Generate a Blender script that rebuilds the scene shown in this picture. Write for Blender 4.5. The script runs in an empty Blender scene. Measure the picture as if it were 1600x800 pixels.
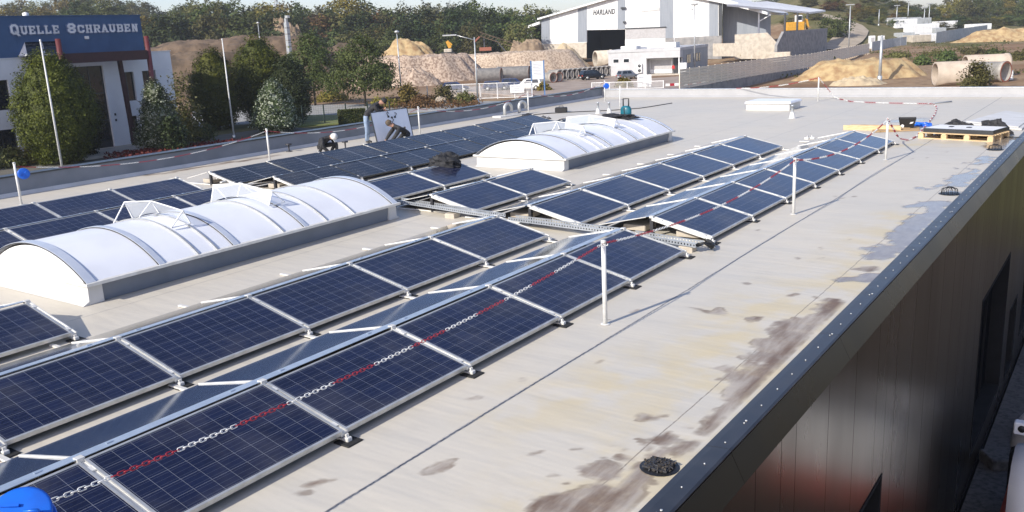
import bpy, math, random
import numpy as np
from mathutils import Vector, Matrix, noise
from bpy_extras.object_utils import world_to_camera_view

SC = bpy.context.scene
COL = SC.collection
R = math.radians
rnd = random.Random(7)

# ------------------------------------------------------------------ camera (on a lift, 3.2 m above the roof)
CAM_H = 3.2
F_PX, PITCH, ROLL, YAW = 1373.13, .2448, .0489, .6237
_cy, _sy = math.cos(YAW), math.sin(YAW)
_f = Vector((-_sy*math.cos(PITCH), _cy*math.cos(PITCH), -math.sin(PITCH)))
_r = Vector((_cy, _sy, 0)); _u = _r.cross(_f)
C_R = math.cos(ROLL)*_r - math.sin(ROLL)*_u
C_U = math.sin(ROLL)*_r + math.cos(ROLL)*_u
C_F = _f
cam = bpy.data.cameras.new('camera'); camo = bpy.data.objects.new('camera', cam); COL.objects.link(camo)
M3 = Matrix((C_R, C_U, -C_F)).transposed()
camo.matrix_world = Matrix.Translation((0, 0, CAM_H)) @ M3.to_4x4()
cam.sensor_width = 36; cam.lens = F_PX/1600*36; cam.clip_start = .1; cam.clip_end = 3000
SC.camera = camo

def ray(px, py): return C_F + C_R*((px-800)/F_PX) + C_U*((400-py)/F_PX)
def gz(px, py, z=-5.0):                       # where a sight line of the survey photo meets the level z
    d = ray(px, py); return Vector((0, 0, CAM_H)) + d*((z-CAM_H)/d.z)
def atd(px, py, D): return Vector((0, 0, CAM_H)) + ray(px, py)*D

# ------------------------------------------------------------------ materials
MATS = {}
class NT:
    def __init__(s, name):
        m = bpy.data.materials.new(name); m.use_nodes = True
        s.m = m; s.t = m.node_tree; s.n = s.t.nodes; s.l = s.t.links
        s.b = s.n['Principled BSDF']; s.out = s.n['Material Output']
    def new(s, t, **k):
        n = s.n.new(t)
        for a, v in k.items(): setattr(n, a, v)
        return n
    def set(s, sock, v):
        if isinstance(v, bpy.types.NodeSocket): s.l.new(v, sock)
        else: sock.default_value = v
    def math(s, op, a, b=0.0, c=None, clamp=False):
        n = s.new('ShaderNodeMath', operation=op, use_clamp=clamp)
        s.set(n.inputs[0], a); s.set(n.inputs[1], b)
        if c is not None: s.set(n.inputs[2], c)
        return n.outputs[0]
    def mix(s, f, a, b):
        n = s.new('ShaderNodeMix', data_type='RGBA')
        s.set(n.inputs[0], f)
        for i, v in ((6, a), (7, b)):
            s.set(n.inputs[i], v if isinstance(v, bpy.types.NodeSocket) else (*v, 1))
        return n.outputs[2]
    def coord(s, kind='Object', scale=None):
        if kind == 'World': o = s.new('ShaderNodeNewGeometry').outputs['Position']
        else: o = s.new('ShaderNodeTexCoord').outputs[kind]
        if scale is not None:
            mp = s.new('ShaderNodeMapping'); s.l.new(o, mp.inputs[0]); mp.inputs['Scale'].default_value = scale if hasattr(scale, '__len__') else (scale,)*3
            o = mp.outputs[0]
        return o
    def noise(s, co, scale=5, detail=4, rough=.55):
        n = s.new('ShaderNodeTexNoise'); s.l.new(co, n.inputs['Vector'])
        n.inputs['Scale'].default_value = scale; n.inputs['Detail'].default_value = detail; n.inputs['Roughness'].default_value = rough
        return n.outputs['Fac']
    def ramp(s, f, lo, hi):
        n = s.new('ShaderNodeMapRange', interpolation_type='SMOOTHSTEP'); s.set(n.inputs[0], f)
        n.inputs[1].default_value = lo; n.inputs[2].default_value = hi
        return n.outputs[0]
    def attr(s, name): 
        n = s.new('ShaderNodeAttribute'); n.attribute_name = name; return n.outputs['Fac']
    def bump(s, h, strength=.3, dist=.02):
        n = s.new('ShaderNodeBump'); s.l.new(h, n.inputs['Height']); n.inputs['Strength'].default_value = strength; n.inputs['Distance'].default_value = dist
        s.l.new(n.outputs[0], s.b.inputs['Normal'])
    def p(s, **k):
        for a, v in k.items():
            s.set(s.b.inputs[{'base': 'Base Color', 'rough': 'Roughness', 'metal': 'Metallic', 'spec': 'Specular IOR Level', 'coat': 'Coat Weight', 'ior': 'IOR', 'alpha': 'Alpha', 'trans': 'Transmission Weight'}[a]],
                  (*v, 1) if isinstance(v, tuple) and len(v) == 3 else v)
        return s

def mat(name, c, c2=None, scale=3.0, rough=.6, metal=0.0, bump=0.0, bscale=30.0, spec=.5, coord='Object', lo=.35, hi=.68, stretch=None, detail=5):
    if name in MATS: return MATS[name]
    s = NT(name)
    co = s.coord(coord, stretch)
    if c2 is None: c2 = tuple(x*.78 for x in c)
    n = s.noise(co, scale, detail)
    f = s.ramp(n, lo, hi)
    s.p(base=s.mix(f, c, c2), metal=metal, spec=spec)
    r = s.math('MULTIPLY_ADD', n, .25, rough-.12); s.p(rough=r)
    if bump: s.bump(s.noise(co, bscale, 6), bump, .02)
    MATS[name] = s.m
    return s.m

def glass_mat(name, c, rough=.05, alpha=1.0, metal=0.0):
    s = NT(name); s.p(base=c, rough=rough, metal=metal, spec=.8, alpha=alpha); MATS[name] = s.m; return s.m

def cell_mat(name, ca, cb, nx, ny, line, midline=0.0, chamfer=False, rough=.15):
    """photovoltaic sheet: cells, gaps between cells, bus bars; runs on the sheet's own extent"""
    s = NT(name)
    g = s.coord('Generated'); sp = s.new('ShaderNodeSeparateXYZ'); s.l.new(g, sp.inputs[0])
    def axis(o, n, pad):
        u = s.math('MULTIPLY_ADD', o, 1+2*pad, -pad)      # margin around the field
        v = s.math('MULTIPLY', u, n)
        fr = s.math('FRACT', v); fl = s.math('FLOOR', v)
        d = s.math('ABSOLUTE', s.math('SUBTRACT', fr, .5))
        return u, v, fr, fl, d
    ux, vx, fx, ix, dx = axis(sp.outputs[0], nx, .012)
    uy, vy, fy, iy, dy = axis(sp.outputs[1], ny, .008)
    gap = s.math('MAXIMUM', s.math('GREATER_THAN', dx, .5-line), s.math('GREATER_THAN', dy, .5-line))
    if chamfer:
        gap = s.math('MAXIMUM', gap, s.math('GREATER_THAN', s.math('ADD', dx, dy), .915))
    if midline:
        gap = s.math('MAXIMUM', gap, s.math('LESS_THAN', s.math('ABSOLUTE', s.math('SUBTRACT', sp.outputs[1], .5)), midline))
    bus = s.math('LESS_THAN', s.math('ABSOLUTE', s.math('SUBTRACT', s.math('FRACT', s.math('MULTIPLY_ADD', fx, 3, .0)), .5)), .03)
    cmb = s.new('ShaderNodeCombineXYZ'); s.l.new(ix, cmb.inputs[0]); s.l.new(iy, cmb.inputs[1])
    oi = s.new('ShaderNodeObjectInfo'); s.l.new(s.math('MULTIPLY', oi.outputs['Random'], 40), cmb.inputs[2])
    wn = s.new('ShaderNodeTexWhiteNoise'); s.l.new(cmb.outputs[0], wn.inputs[0])
    ob = s.coord('Object')
    vo = s.new('ShaderNodeTexVoronoi'); s.l.new(ob, vo.inputs['Vector']); vo.inputs['Scale'].default_value = 45
    fl = s.math('MULTIPLY_ADD', wn.outputs[0], .6, s.math('MULTIPLY', s.new('ShaderNodeSeparateColor').outputs[0], 0))
    vs = s.new('ShaderNodeSeparateColor'); s.l.new(vo.outputs['Color'], vs.inputs[0])
    f = s.math('MULTIPLY_ADD', vs.outputs[0], .4, fl)
    col = s.mix(f, ca, cb)
    pv = s.mix(s.math('MULTIPLY', oi.outputs['Random'], .55), col, tuple(x*.72 for x in cb))
    pv = s.mix(s.math('MULTIPLY', bus, .16), pv, (.30, .32, .38))
    pv = s.mix(s.math('MULTIPLY', gap, .62), pv, (.36, .38, .42))
    dust = s.ramp(s.noise(s.coord('World'), 1.3, 6), .4, .8)
    pv = s.mix(s.math('MULTIPLY', dust, .085), pv, (.45, .42, .36))
    s.p(base=pv, rough=s.math('MULTIPLY_ADD', dust, .12, rough), spec=.22 if chamfer else .34, ior=1.45)
    MATS[name] = s.m; return s.m

# ------------------------------------------------------------------ mesh builder
class MB:
    def __init__(s): s.v = []; s.f = []; s.mi = []; s.sm = []
    def add(s, vs, fs, mi=0, sm=False):
        o = len(s.v); s.v += [tuple(v) for v in vs]
        for f in fs: s.f.append([i+o for i in f]); s.mi.append(mi); s.sm.append(sm)
        return s
    def box(s, x0, y0, z0, x1, y1, z1, mi=0):
        vs = [(x0,y0,z0),(x1,y0,z0),(x1,y1,z0),(x0,y1,z0),(x0,y0,z1),(x1,y0,z1),(x1,y1,z1),(x0,y1,z1)]
        return s.add(vs, [(0,3,2,1),(4,5,6,7),(0,1,5,4),(1,2,6,5),(2,3,7,6),(3,0,4,7)], mi)
    def bbox(s, x0, y0, z0, x1, y1, z1, b=.01, mi=0):
        """box with chamfered vertical and top edges"""
        def ring(i, z): return [(x0+i+b,y0+i,z),(x1-i-b,y0+i,z),(x1-i,y0+i+b,z),(x1-i,y1-i-b,z),(x1-i-b,y1-i,z),(x0+i+b,y1-i,z),(x0+i,y1-i-b,z),(x0+i,y0+i+b,z)]
        vs = ring(0, z0)+ring(0, z1-b)+ring(b*.8, z1)
        fs = [tuple(range(7,-1,-1))]
        for k in (0, 8):
            for i in range(8): fs.append((k+i, k+(i+1)%8, k+8+(i+1)%8, k+8+i))
        fs.append(tuple(range(16, 24)))
        return s.add(vs, fs, mi)
    def obox(s, c, ax, ay, az, mi=0):
        c, ax, ay, az = map(Vector, (c, ax, ay, az))
        vs = [c+sx*ax+sy*ay+sz*az for sz in (-1,1) for sy in (-1,1) for sx in (-1,1)]
        return s.add(vs, [(0,2,3,1),(4,5,7,6),(0,1,5,4),(1,3,7,5),(3,2,6,7),(2,0,4,6)], mi)
    def bar(s, p, q, w, h, up=(0,0,1), mi=0):
        p, q, up = Vector(p), Vector(q), Vector(up)
        d = (q-p); L = d.length; d.normalize(); sd = d.cross(up)
        if sd.length < 1e-4: sd = d.cross(Vector((1,0,0)))
        sd.normalize(); u2 = sd.cross(d)
        return s.obox((p+q)/2, d*L/2, sd*w/2, u2*h/2, mi)
    def tube(s, pts, r, n=8, mi=0, closed=False, caps=True, sm=True):
        pts = [Vector(p) for p in pts]; N = len(pts); rs = r if hasattr(r, '__len__') else [r]*N
        vs = []; prev = None
        for i, p in enumerate(pts):
            if closed: d = pts[(i+1) % N]-pts[i-1]
            else: d = pts[min(i+1, N-1)]-pts[max(i-1, 0)]
            d.normalize()
            if prev is None:
                a = d.orthogonal().normalized()
            else:
                a = prev-d*prev.dot(d)
                a = d.orthogonal() if a.length < 1e-5 else a
                a.normalize()
            prev = a; b = d.cross(a)
            for k in range(n):
                t = 2*math.pi*k/n; vs.append(p+(a*math.cos(t)+b*math.sin(t))*rs[i])
        fs = []
        for i in range(N if closed else N-1):
            j = (i+1) % N
            for k in range(n): fs.append((i*n+k, i*n+(k+1)%n, j*n+(k+1)%n, j*n+k))
        if caps and not closed: fs += [tuple(range(n-1,-1,-1)), tuple((N-1)*n+k for k in range(n))]
        return s.add(vs, fs, mi, sm)
    def lathe(s, prof, n=16, c=(0,0,0), mi=0, sm=True, ax=None):
        """prof: (radius, height) pairs around an axis through c"""
        az = Vector(ax).normalized() if ax else Vector((0,0,1)); a = az.orthogonal().normalized() if ax else Vector((1,0,0)); b = az.cross(a); c = Vector(c)
        vs = [c+az*h+(a*math.cos(2*math.pi*k/n)+b*math.sin(2*math.pi*k/n))*r for r, h in prof for k in range(n)]
        fs = [(i*n+k, i*n+(k+1)%n, (i+1)*n+(k+1)%n, (i+1)*n+k) for i in range(len(prof)-1) for k in range(n)]
        return s.add(vs, fs, mi, sm)
    def prism(s, poly, d, mi=0):
        """poly: list of 3-D points, swept by vector d"""
        poly = [Vector(p) for p in poly]; d = Vector(d); n = len(poly)
        vs = poly+[p+d for p in poly]
        return s.add(vs, [tuple(range(n-1,-1,-1)), tuple(range(n, 2*n))]+[(i, (i+1)%n, n+(i+1)%n, n+i) for i in range(n)], mi)
    def build(s, name, mats, parent=None, loc=(0,0,0)):
        me = bpy.data.meshes.new(name); me.from_pydata(s.v, [], s.f)
        for m in (mats if isinstance(mats, (list, tuple)) else [mats]): me.materials.append(MATS[m] if isinstance(m, str) else m)
        me.polygons.foreach_set('material_index', s.mi); me.polygons.foreach_set('use_smooth', s.sm)
        me.update()
        import bmesh
        bm = bmesh.new(); bm.from_mesh(me); bmesh.ops.recalc_face_normals(bm, faces=bm.faces); bm.to_mesh(me); bm.free()
        return link(name, me, parent, loc)

def link(name, me, parent=None, loc=(0,0,0)):
    o = bpy.data.objects.new(name, me); COL.objects.link(o); o.location = loc
    if parent: o.parent = parent
    return o
def tag(o, label=None, cat=None, group=None, kind=None):
    if label: o['label'] = label
    if cat: o['category'] = cat
    if group: o['group'] = group
    if kind: o['kind'] = kind
    return o
def thing(name, label, cat, loc=(0,0,0), rz=0.0, group=None):
    o = bpy.data.objects.new(name, None); COL.objects.link(o); o.location = loc; o.rotation_euler = (0,0,rz); o.empty_display_size = .1
    return tag(o, label, cat, group)
def dup(o, loc=None, label=None, parent=None, group=None):
    c = o.copy(); COL.objects.link(c)
    if parent: c.parent = parent
    if loc is not None: c.location = loc
    if label: c['label'] = label
    if group: c['group'] = group
    for ch in list(o.children): dup(ch, parent=c)
    return c
ORD = 'first second third fourth fifth sixth seventh eighth ninth tenth eleventh twelfth'.split()

# ------------------------------------------------------------------ material list
mat('alu', (.62,.62,.60), (.50,.50,.48), 6, .38, .55)
mat('rib_band', (.66,.70,.76), (.58,.62,.69), 4, .35, .3); mat('backsheet', (.86,.89,.93), (.82,.85,.90), 1, .5); mat('hall_white', (.76,.765,.76), (.64,.64,.62), 1.4, .6, stretch=(1,1,.10))
mat('alu_white', (.74,.73,.69), (.62,.60,.55), 5, .45, .15)
mat('galv', (.55,.58,.61), (.44,.47,.50), 9, .38, .5)
mat('galv_flange', (.40,.47,.56), (.34,.41,.50), 7, .38, .35)
mat('black_plastic', (.015,.015,.016), None, 8, .45)
mat('dark_steel', (.06,.06,.065), None, 8, .5, .4)
mat('post_white', (.70,.70,.68), (.58,.57,.54), 9, .4)
mat('chain_red', (.36,.015,.03), None, 9, .4)
mat('chain_white', (.80,.80,.78), None, 9, .4)
mat('blue_plastic', (.01,.13,.62), (.012,.10,.5), 6, .35)
mat('white_paint', (.78,.78,.77), (.70,.70,.69), 1.2, .55)
mat('white_wall', (.78,.79,.80), (.70,.71,.73), .5, .7)
mat('concrete', (.42,.39,.34), (.30,.28,.25), 2.2, .85, bump=.3)
mat('concrete_pale', (.55,.49,.40), (.42,.37,.30), 1.2, .85, bump=.3, bscale=12)
mat('concrete_grey', (.30,.29,.28), (.20,.20,.20), 1.0, .85, bump=.3)
mat('membrane_shade', (.19,.21,.245), (.155,.175,.205), 1.4, .55)  # roof membrane on shaded faces, the shade put into the colour
mat('membrane_white', (.62,.61,.59), (.54,.53,.50), 1.8, .5)
mat('cap_dark', (.07,.075,.08), None, 5, .35, .5)
mat('wood', (.62,.46,.27), (.50,.35,.18), 6, .7, stretch=(1,1,8))
mat('cardboard', (.50,.34,.18), (.42,.28,.14), 5, .8)
mat('brick_red_shade', (.050,.013,.016), (.04,.011,.013), 3, .5); mat('brick_red', (.12,.022,.024), (.10,.02,.022), 3, .5)  # portal beams: brick red with their shade put into the colour
mat('blue_cladding', (.035,.095,.215), (.028,.08,.185), .6, .45)
mat('office_white', (.50,.50,.50), (.44,.44,.445), .8, .6); mat('grey_cladding', (.26,.285,.32), (.22,.245,.28), 2, .5, stretch=(1,1,.1))
mat('black_cloth', (.012,.012,.013), (.03,.03,.033), 12, .75, bump=.4, bscale=25)
mat('teal', (.01,.14,.19), (.008,.10,.14), 8, .4)
mat('skin', (.50,.28,.19), None, 10, .5)
mat('jeans', (.25,.32,.42), (.17,.23,.33), 12, .8)
mat('cap_white', (.72,.71,.68), None, 9, .7)
mat('rust', (.35,.12,.07), (.26,.09,.05), 5, .7)
mat('galv_pole', (.50,.52,.53), (.42,.44,.45), 3, .45, .5)
mat('rubber', (.02,.02,.02), None, 9, .8)
mat('yellow_machine', (.65,.33,.03), None, 3, .5)
mat('red_machine', (.5,.07,.04), None, 3, .5)
mat('red_cloth', (.62,.03,.03), None, 6, .7)
mat('bark', (.11,.085,.06), (.06,.048,.035), 6, .9, bump=.5)
mat('stone', (.42,.36,.28), (.27,.23,.18), 1.3, .9, bump=.5, bscale=6)
glass_mat('dark_glass', (.012,.016,.022), .06)
glass_mat('deep_dark', (.006,.006,.007), .9); MATS['deep_dark'].node_tree.nodes['Principled BSDF'].inputs['Specular IOR Level'].default_value = .0
glass_mat('car_glass', (.015,.02,.025), .05)
s = NT('clear_sheet'); s.p(base=(.80,.84,.88), rough=.25, alpha=.42, spec=.5); MATS['clear_sheet'] = s.m
# milky polycarbonate of the skylight vaults
s = NT('polycarbonate'); co = s.coord('Object'); n = s.noise(co, 1.6, 4)
s.p(base=s.mix(s.ramp(n, .3, .75), (.80,.81,.83), (.73,.74,.77)), rough=.33, spec=.5)
s.b.inputs['Subsurface Weight'].default_value = 0; MATS['polycarbonate'] = s.m
cell_mat('poly_cells', (.008,.010,.027), (.013,.019,.054), 6, 10, .008)
cell_mat('mono_cells', (.004,.0045,.007), (.006,.007,.012), 6, 20, .010, .007, True, .15)
# pressed galvanised sheet behind the panel rows
s = NT('wind_sheet'); co = s.coord('Object', (1,.25,1)); n = s.noise(co, 1.5, 3); n2 = s.noise(s.coord('World'), 2.0, 4)
s.p(base=s.mix(s.ramp(n, .35, .7), (.38,.41,.47), (.33,.36,.42)), metal=1.0, rough=s.math('MULTIPLY_ADD', n2, .08, .05)); MATS['wind_sheet'] = s.m
def paint(name, c, metal=.3):
    s = NT(name); n = s.noise(s.coord('Object'), 3, 4); s.p(base=s.mix(s.ramp(n,.35,.7), c, tuple(x*.85 for x in c)), metal=metal, rough=.3, coat=.5); s.b.inputs['Coat Roughness'].default_value=.08; MATS[name]=s.m
paint('car_black', (.010,.011,.013)); paint('car_silver', (.30,.31,.32), .6); paint('car_blue', (.012,.03,.10)); paint('car_white', (.72,.72,.70), 0)
# ------------------------------------------------------------------ the warehouse under our feet
XE, YF, XL = -2.48, 39.3, -22.2             # roof edge, far parapet, left parapet
# roof membrane
s = NT('roof_sheet')
wp = s.coord('World'); sp = s.new('ShaderNodeSeparateXYZ'); s.l.new(wp, sp.inputs[0])
big = s.noise(wp, .35, 4); mid = s.noise(wp, 2.2, 6); fine = s.noise(wp, 30, 4)
col = s.mix(s.ramp(big, .35, .65), (.58,.53,.44), (.54,.503,.43))
ylw = s.math('MULTIPLY', s.attr('yellow'), s.ramp(s.noise(wp, 1.6, 5), .38, .62))
col = s.mix(s.math('MULTIPLY', ylw, .85), col, (.57,.48,.30))
col = s.mix(s.math('MULTIPLY', s.ramp(mid, .5, .8), .25), col, (.40,.375,.33))
col = s.mix(s.math('MULTIPLY', s.ramp(fine, .55, .8), .10), col, (.28,.26,.23))
# cross stripes left by the rolls of membrane
wav = s.noise(s.coord('World', (.15, 3.2, 1)), 1.0, 4)
col = s.mix(s.math('MULTIPLY', s.ramp(wav, .45, .75), .045), col, (.60,.59,.56))
# weld seams, shadow of the lap painted in as dark lines
wob = s.math('MULTIPLY_ADD', s.noise(wp, 3.5, 3), .03, s.math('SUBTRACT', sp.outputs[0], .015))
def seam(x, w, amt, c):
    global col
    d = s.math('ABSOLUTE', s.math('SUBTRACT', wob, x))
    k = s.math('MULTIPLY', s.math('SUBTRACT', 1.0, s.ramp(d, w*.5, w)), s.math('MULTIPLY_ADD', s.ramp(s.noise(wp, 14, 3), .3, .6), amt*.5, amt*.5))
    col = s.mix(k, col, c)
seam(-4.42, .016, .9, (.12,.12,.125)); seam(-2.92, .008, .8, (.16,.13,.10))
for xs in (-6.5, -8.62, -10.7, -14.4, -16.6, -18.75, -20.9): seam(xs, .012, .7, (.26,.25,.24))
st = s.attr('stain'); wt = s.attr('wet')
pat = s.noise(s.coord('World', (1.5, .6, 1)), 6, 7, .65)
col = s.mix(s.math('MULTIPLY', st, s.math('MULTIPLY_ADD', s.ramp(pat, .2, .55), .35, .65)), col, s.mix(s.ramp(s.noise(s.coord('World', (2.8, .55, 1)), 1.7, 6), .34, .66), (.165,.108,.068), (.42,.37,.31)))
ring = s.math('MULTIPLY', s.math('SUBTRACT', 1.0, s.ramp(s.math('ABSOLUTE', s.math('SUBTRACT', st, .45)), .1, .45)), s.ramp(s.noise(wp, 4, 3), .4, .65))
col = s.mix(s.math('MULTIPLY', ring, .55), col, (.17,.12,.075))
col = s.mix(s.math('MULTIPLY', wt, .85), col, s.mix(s.ramp(pat, .3, .7), (.17,.125,.09), (.26,.215,.165)))
rg = s.math('MULTIPLY_ADD', mid, .2, .40)
rg = s.math('MULTIPLY_ADD', wt, -.36, rg, clamp=True)
s.p(base=col, rough=rg, spec=.5)
hb = s.math('ADD', s.math('MULTIPLY', s.noise(s.coord('World', (.5, 2.6, 1)), .9, 3), 1.0), s.math('MULTIPLY', mid, .18))
hb = s.math('MULTIPLY', hb, s.math('SUBTRACT', 1.0, wt))
s.bump(hb, .38, .05)
MATS['roof_sheet'] = s.m

def pl(*pts): return [gz(x, y, 0) for x, y in pts]
# dirt left by dried puddles: (outline spine, half width, soft noise)
STAIN = [(pl((1078,702),(1110,668)), .10), (pl((1110,668),(1165,618)), .17), (pl((1165,618),(1215,566),(1262,520)), .27), (pl((1235,530),(1300,478)), .21),
  (pl((905,800),(960,770)), .20), (pl((870,812),(985,790)), .22), (pl((960,775),(1040,700)), .06), (pl((1040,650),(1030,655)), .07), (pl((1015,690),(1052,684)), .09), (pl((990,682),(1002,690)), .08), (pl((1118,575),(1140,576)), .07), (pl((1112,598),(1120,598)), .03),
  (pl((930,735),(945,738)), .09), (pl((970,716),(985,716)), .05), (pl((860,742),(868,742)), .05), (pl((1370,422),(1378,418)), .09), (pl((1350,421),(1368,417)), .05), (pl((1195,545),(1240,500)), .08),
  (pl((668,738),(700,722),(718,712)), .04), (pl((480,758),(525,748)), .03), (pl((467,770),(475,771)), .03), (pl((1070,478),(1130,492),(1172,497)), .025), (pl((1125,487),(1135,490)), .05), (pl((1160,496),(1175,498)), .05),
  (pl((240,273),(430,243)), .11), (pl((60,290),(130,283)), .12), (pl((700,205),(800,188)), .06)]
STAIN += [([Vector((x, y, 0)), Vector((x+rnd.uniform(-.05,.05), y+rnd.uniform(.01,.12), 0))], rnd.choice((.004,.007,.012))) for x, y in [(rnd.uniform(-4.9,-2.6), rnd.uniform(3.8,26)) for _ in range(26)]]
WET = [(pl((1330,434),(1360,431)), .10), (pl((1375,398),(1410,378)), .20), (pl((1405,378),(1450,338),(1474,318)), .22), (pl((1418,322),(1440,318)), .10), (pl((1482,300),(1515,270),(1545,246)), .14),
  (pl((1450,294),(1475,290)), .12), (pl((1560,232),(1580,215)), .30), (pl((1400,190),(1440,186)), .5), (pl((1265,280),(1290,278)), .02)]
YEL = [(pl((900,790),(1060,690),(1200,540),(1330,440),(1420,340)), .55), (pl((820,640),(1100,560),(1240,455)), .5), (pl((1420,225),(1540,225)), .5)]
def field(P, L, sc, amp, soft):
    best = 0.0
    for spine, w in L:
        for a, b in zip(spine[:-1], spine[1:]):
            ab = (b-a).to_2d(); t = max(0, min(1, (P-a).to_2d().dot(ab)/max(ab.dot(ab), 1e-9)))
            d = ((P-a).to_2d()-ab*t).length
            if d > w*2.2+.1: continue
            n = noise.fractal(Vector((P.x*sc, P.y*sc*.7, w*31)), .9, 2.1, 4)*amp*min(w*2.2, .3)
            best = max(best, min(1, max(0, (w+n*(.55 if w > .15 else .9)-d)/soft+.5)))
    return best
def smooth01(t): t = max(0, min(1, t)); return t*t*(3-2*t)
V = []; Fq = []; AT = {'stain': [], 'wet': [], 'yellow': []}
def sheet(xs, ys, z=0.0):
    o = len(V); nx, ny = len(xs), len(ys)
    for y in ys:
        for x in xs:
            P = Vector((x, y, z)); V.append(P)
            AT['stain'].append(field(P, STAIN, 3.2, 1.5, .05)*(smooth01((-2.56-x)/.07))); AT['wet'].append(field(P, WET, 2.6, 1.5, .04)); AT['yellow'].append(field(P, YEL, 1.2, 1.2, .8))
    for j in range(ny-1):
        for i in range(nx-1): Fq.append((o+j*nx+i, o+j*nx+i+1, o+(j+1)*nx+i+1, o+(j+1)*nx+i))
sheet(np.arange(XL, -20.79, .1), np.arange(-3, YF+.01, .3))
sheet(np.linspace(-20.8, -5.2, 30), np.linspace(-3, YF, 90))
ysf = list(np.arange(3.6, 12, .035))+list(np.arange(12, 20, .06))+list(np.arange(20, YF, .12))+[YF]
sheet(np.arange(-5.2, XE+.01, .04), [-3, 0, 2]+ysf)
me = bpy.data.meshes.new('roof_membrane'); me.from_pydata(V, [], Fq)
for k, a in AT.items(): me.attributes.new(k, 'FLOAT', 'POINT').data.foreach_set('value', a)
me.materials.append(MATS['roof_sheet'])
wh = thing('warehouse', 'flat roofed warehouse with pale membrane roof and dark bronze side wall, carrying the solar panels', 'warehouse', (0,0,0))
link('roof_membrane', me, wh)
mat('rubble_dark', (.016,.016,.017), None, 3, .9, spec=.1)
# parapets
m = MB(); m.box(XL-.32, -3, -.2, XL, YF+.3, .46, 0); m.box(XL-.36, -3, .462, XL+.03, YF+.3, .50, 1)
m.prism([(XL,-3,.003),(XL+.10,-3,.003),(XL,-3,.09)], (0, YF+3, 0), 2)
m.build('parapet', ['membrane_shade', 'cap_dark', 'membrane_white'], wh)  # inner parapet face gets its shade as a darker colour
mat('membrane_far', (.37,.37,.375), (.34,.34,.345), 1.8, .5)
m = MB(); m.box(XL+.001, YF, -.2, -2.2, YF+.3, .35, 0); m.box(XL+.04, YF-.02, .352, -2.19, YF+.34, .38, 1)
m.prism([(XL+.11,YF,.003),(XL+.11,YF-.12,.003),(XL+.11,YF,.10)], (-2.49-XL-.11, 0, 0), 0)
m.build('parapet', ['membrane_far', 'alu'], wh)
# edge flashing with screws
mat('flashing', (.030,.031,.036), (.046,.047,.053), 4, .36, .3)
mat('bronze', (.025,.0175,.011), (.020,.0145,.0095), .6, .29, .62, stretch=(1,1,.25))
m = MB(); y0, y1 = -3, YF+.34
prof = [(XE-.03,.004),(XE-.03,.022),(XE+.03,.030),(-2.315,.040),(-2.296,.030),(-2.30,.012),(-2.32,.004)]
k = 0
while y0 < y1:
    ye = min(y0+2.98, y1); m.prism([(x, y0, z) for x, z in prof], (0, ye-y0, 0), 0); y0 = ye+.006
yy = 2.0
while yy < 39:
    m.lathe([(0,.0),(.0075,.0),(.0075,.008),(.004,.010),(0,.012)], 8, (-2.385, yy, .034), 1)
    if rnd.random() < .15: m.lathe([(0,.0),(.011,.0),(.011,.008),(0,.01)], 8, (-2.375+rnd.uniform(-.02,.02), yy+.05, .035), 1)
    yy += .405
m2 = MB(); y0 = -3
while y0 < y1: ye = min(y0+2.98, y1); m2.prism([(-2.297,y0,.010),(-2.185,y0,-.215),(-2.20,y0,-.235),(-2.33,y0,-.03)], (0,ye-y0,0)); y0 = ye+.005
m2.build('fascia', 'bronze', wh)
m.build('roof_edge_trim', ['flashing', 'alu'], wh)
# cladding of upright cassettes around the openings
OPEN = [(6.9, 10.91, -5.4, -2.42), (19.4, 23.95, -6.0, -2.48), (25.05, 26.7, -6.3, -4.3), (28.2, 31.5, -6.0, -2.6)]
ys = sorted(set([y for o in OPEN for y in o[:2]]+[-3+1.03*i for i in range(42) if all(not (o[0]-.2 < -3+1.03*i < o[0]+.2 or o[1]-.2 < -3+1.03*i < o[1]+.2) for o in OPEN)]))
m = MB(); m.box(-2.6, -3, -6.6, -2.56, YF+.3, -.3, 1)
for a, b in zip(ys[:-1], ys[1:]):
    segs = [(-6.6, -.2)]
    for o in OPEN:
        if a >= o[0]-.01 and b <= o[1]+.01: segs = [(-6.6, o[2]), (o[3], -.2)]
    for z0, z1 in segs:
        m.prism([(-2.55,a+.0015,z0),(-2.219,a+.0015,z0),(-2.215,a+.006,z0),(-2.215,b-.006,z0),(-2.219,b-.0015,z0),(-2.55,b-.0015,z0)], (0,0,z1-z0), 0)
m.build('wall', ['bronze', 'deep_dark'], wh)
for o in OPEN:
    y0, y1, z0, z1 = o
    m = MB(); f = .06
    for (ya, yb, za, zb) in ((y0,y0+f,z0,z1),(y1-f,y1,z0,z1),(y0+f,y1-f,z1-f,z1),(y0+f,y1-f,z0,z0+f)): m.box(-2.56, ya, za, -2.205, yb, zb)
    w = m.build('window_frame' if y0 != 25.05 else 'door_frame', 'rubble_dark', wh)
    MB().box(-2.555, y0+f, z0+f, -2.53, y1-f, z1-f).build('pane', 'deep_dark', w)
    m = MB(); n = max(1, int((y1-y0)/1.5))
    for i in range(1, n+1): m.box(-2.545, y0+(y1-y0)*i/(n+1)-.03, z0+f, -2.49, y0+(y1-y0)*i/(n+1)+.03, z1-f)
    m.build('mullion', 'rubble_dark', w)
m = MB(); m.box(-2.5, -3, -6.9, -2.2, YF, -6.605); m.build('plinth', 'rubble_dark', wh)
# back, left and near sides, never seen closely
m = MB(); m.box(XL-.3, YF-.0, -5.4, -2.57, YF+.25, -.21); m.box(XL-.3, -3, -5.4, XL, YF-.01, -.21); m.box(XL+.01, -3.2, -5.4, -2.61, -3.02, -.01)
m.build('rear_wall', 'grey_cladding', wh)

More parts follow.
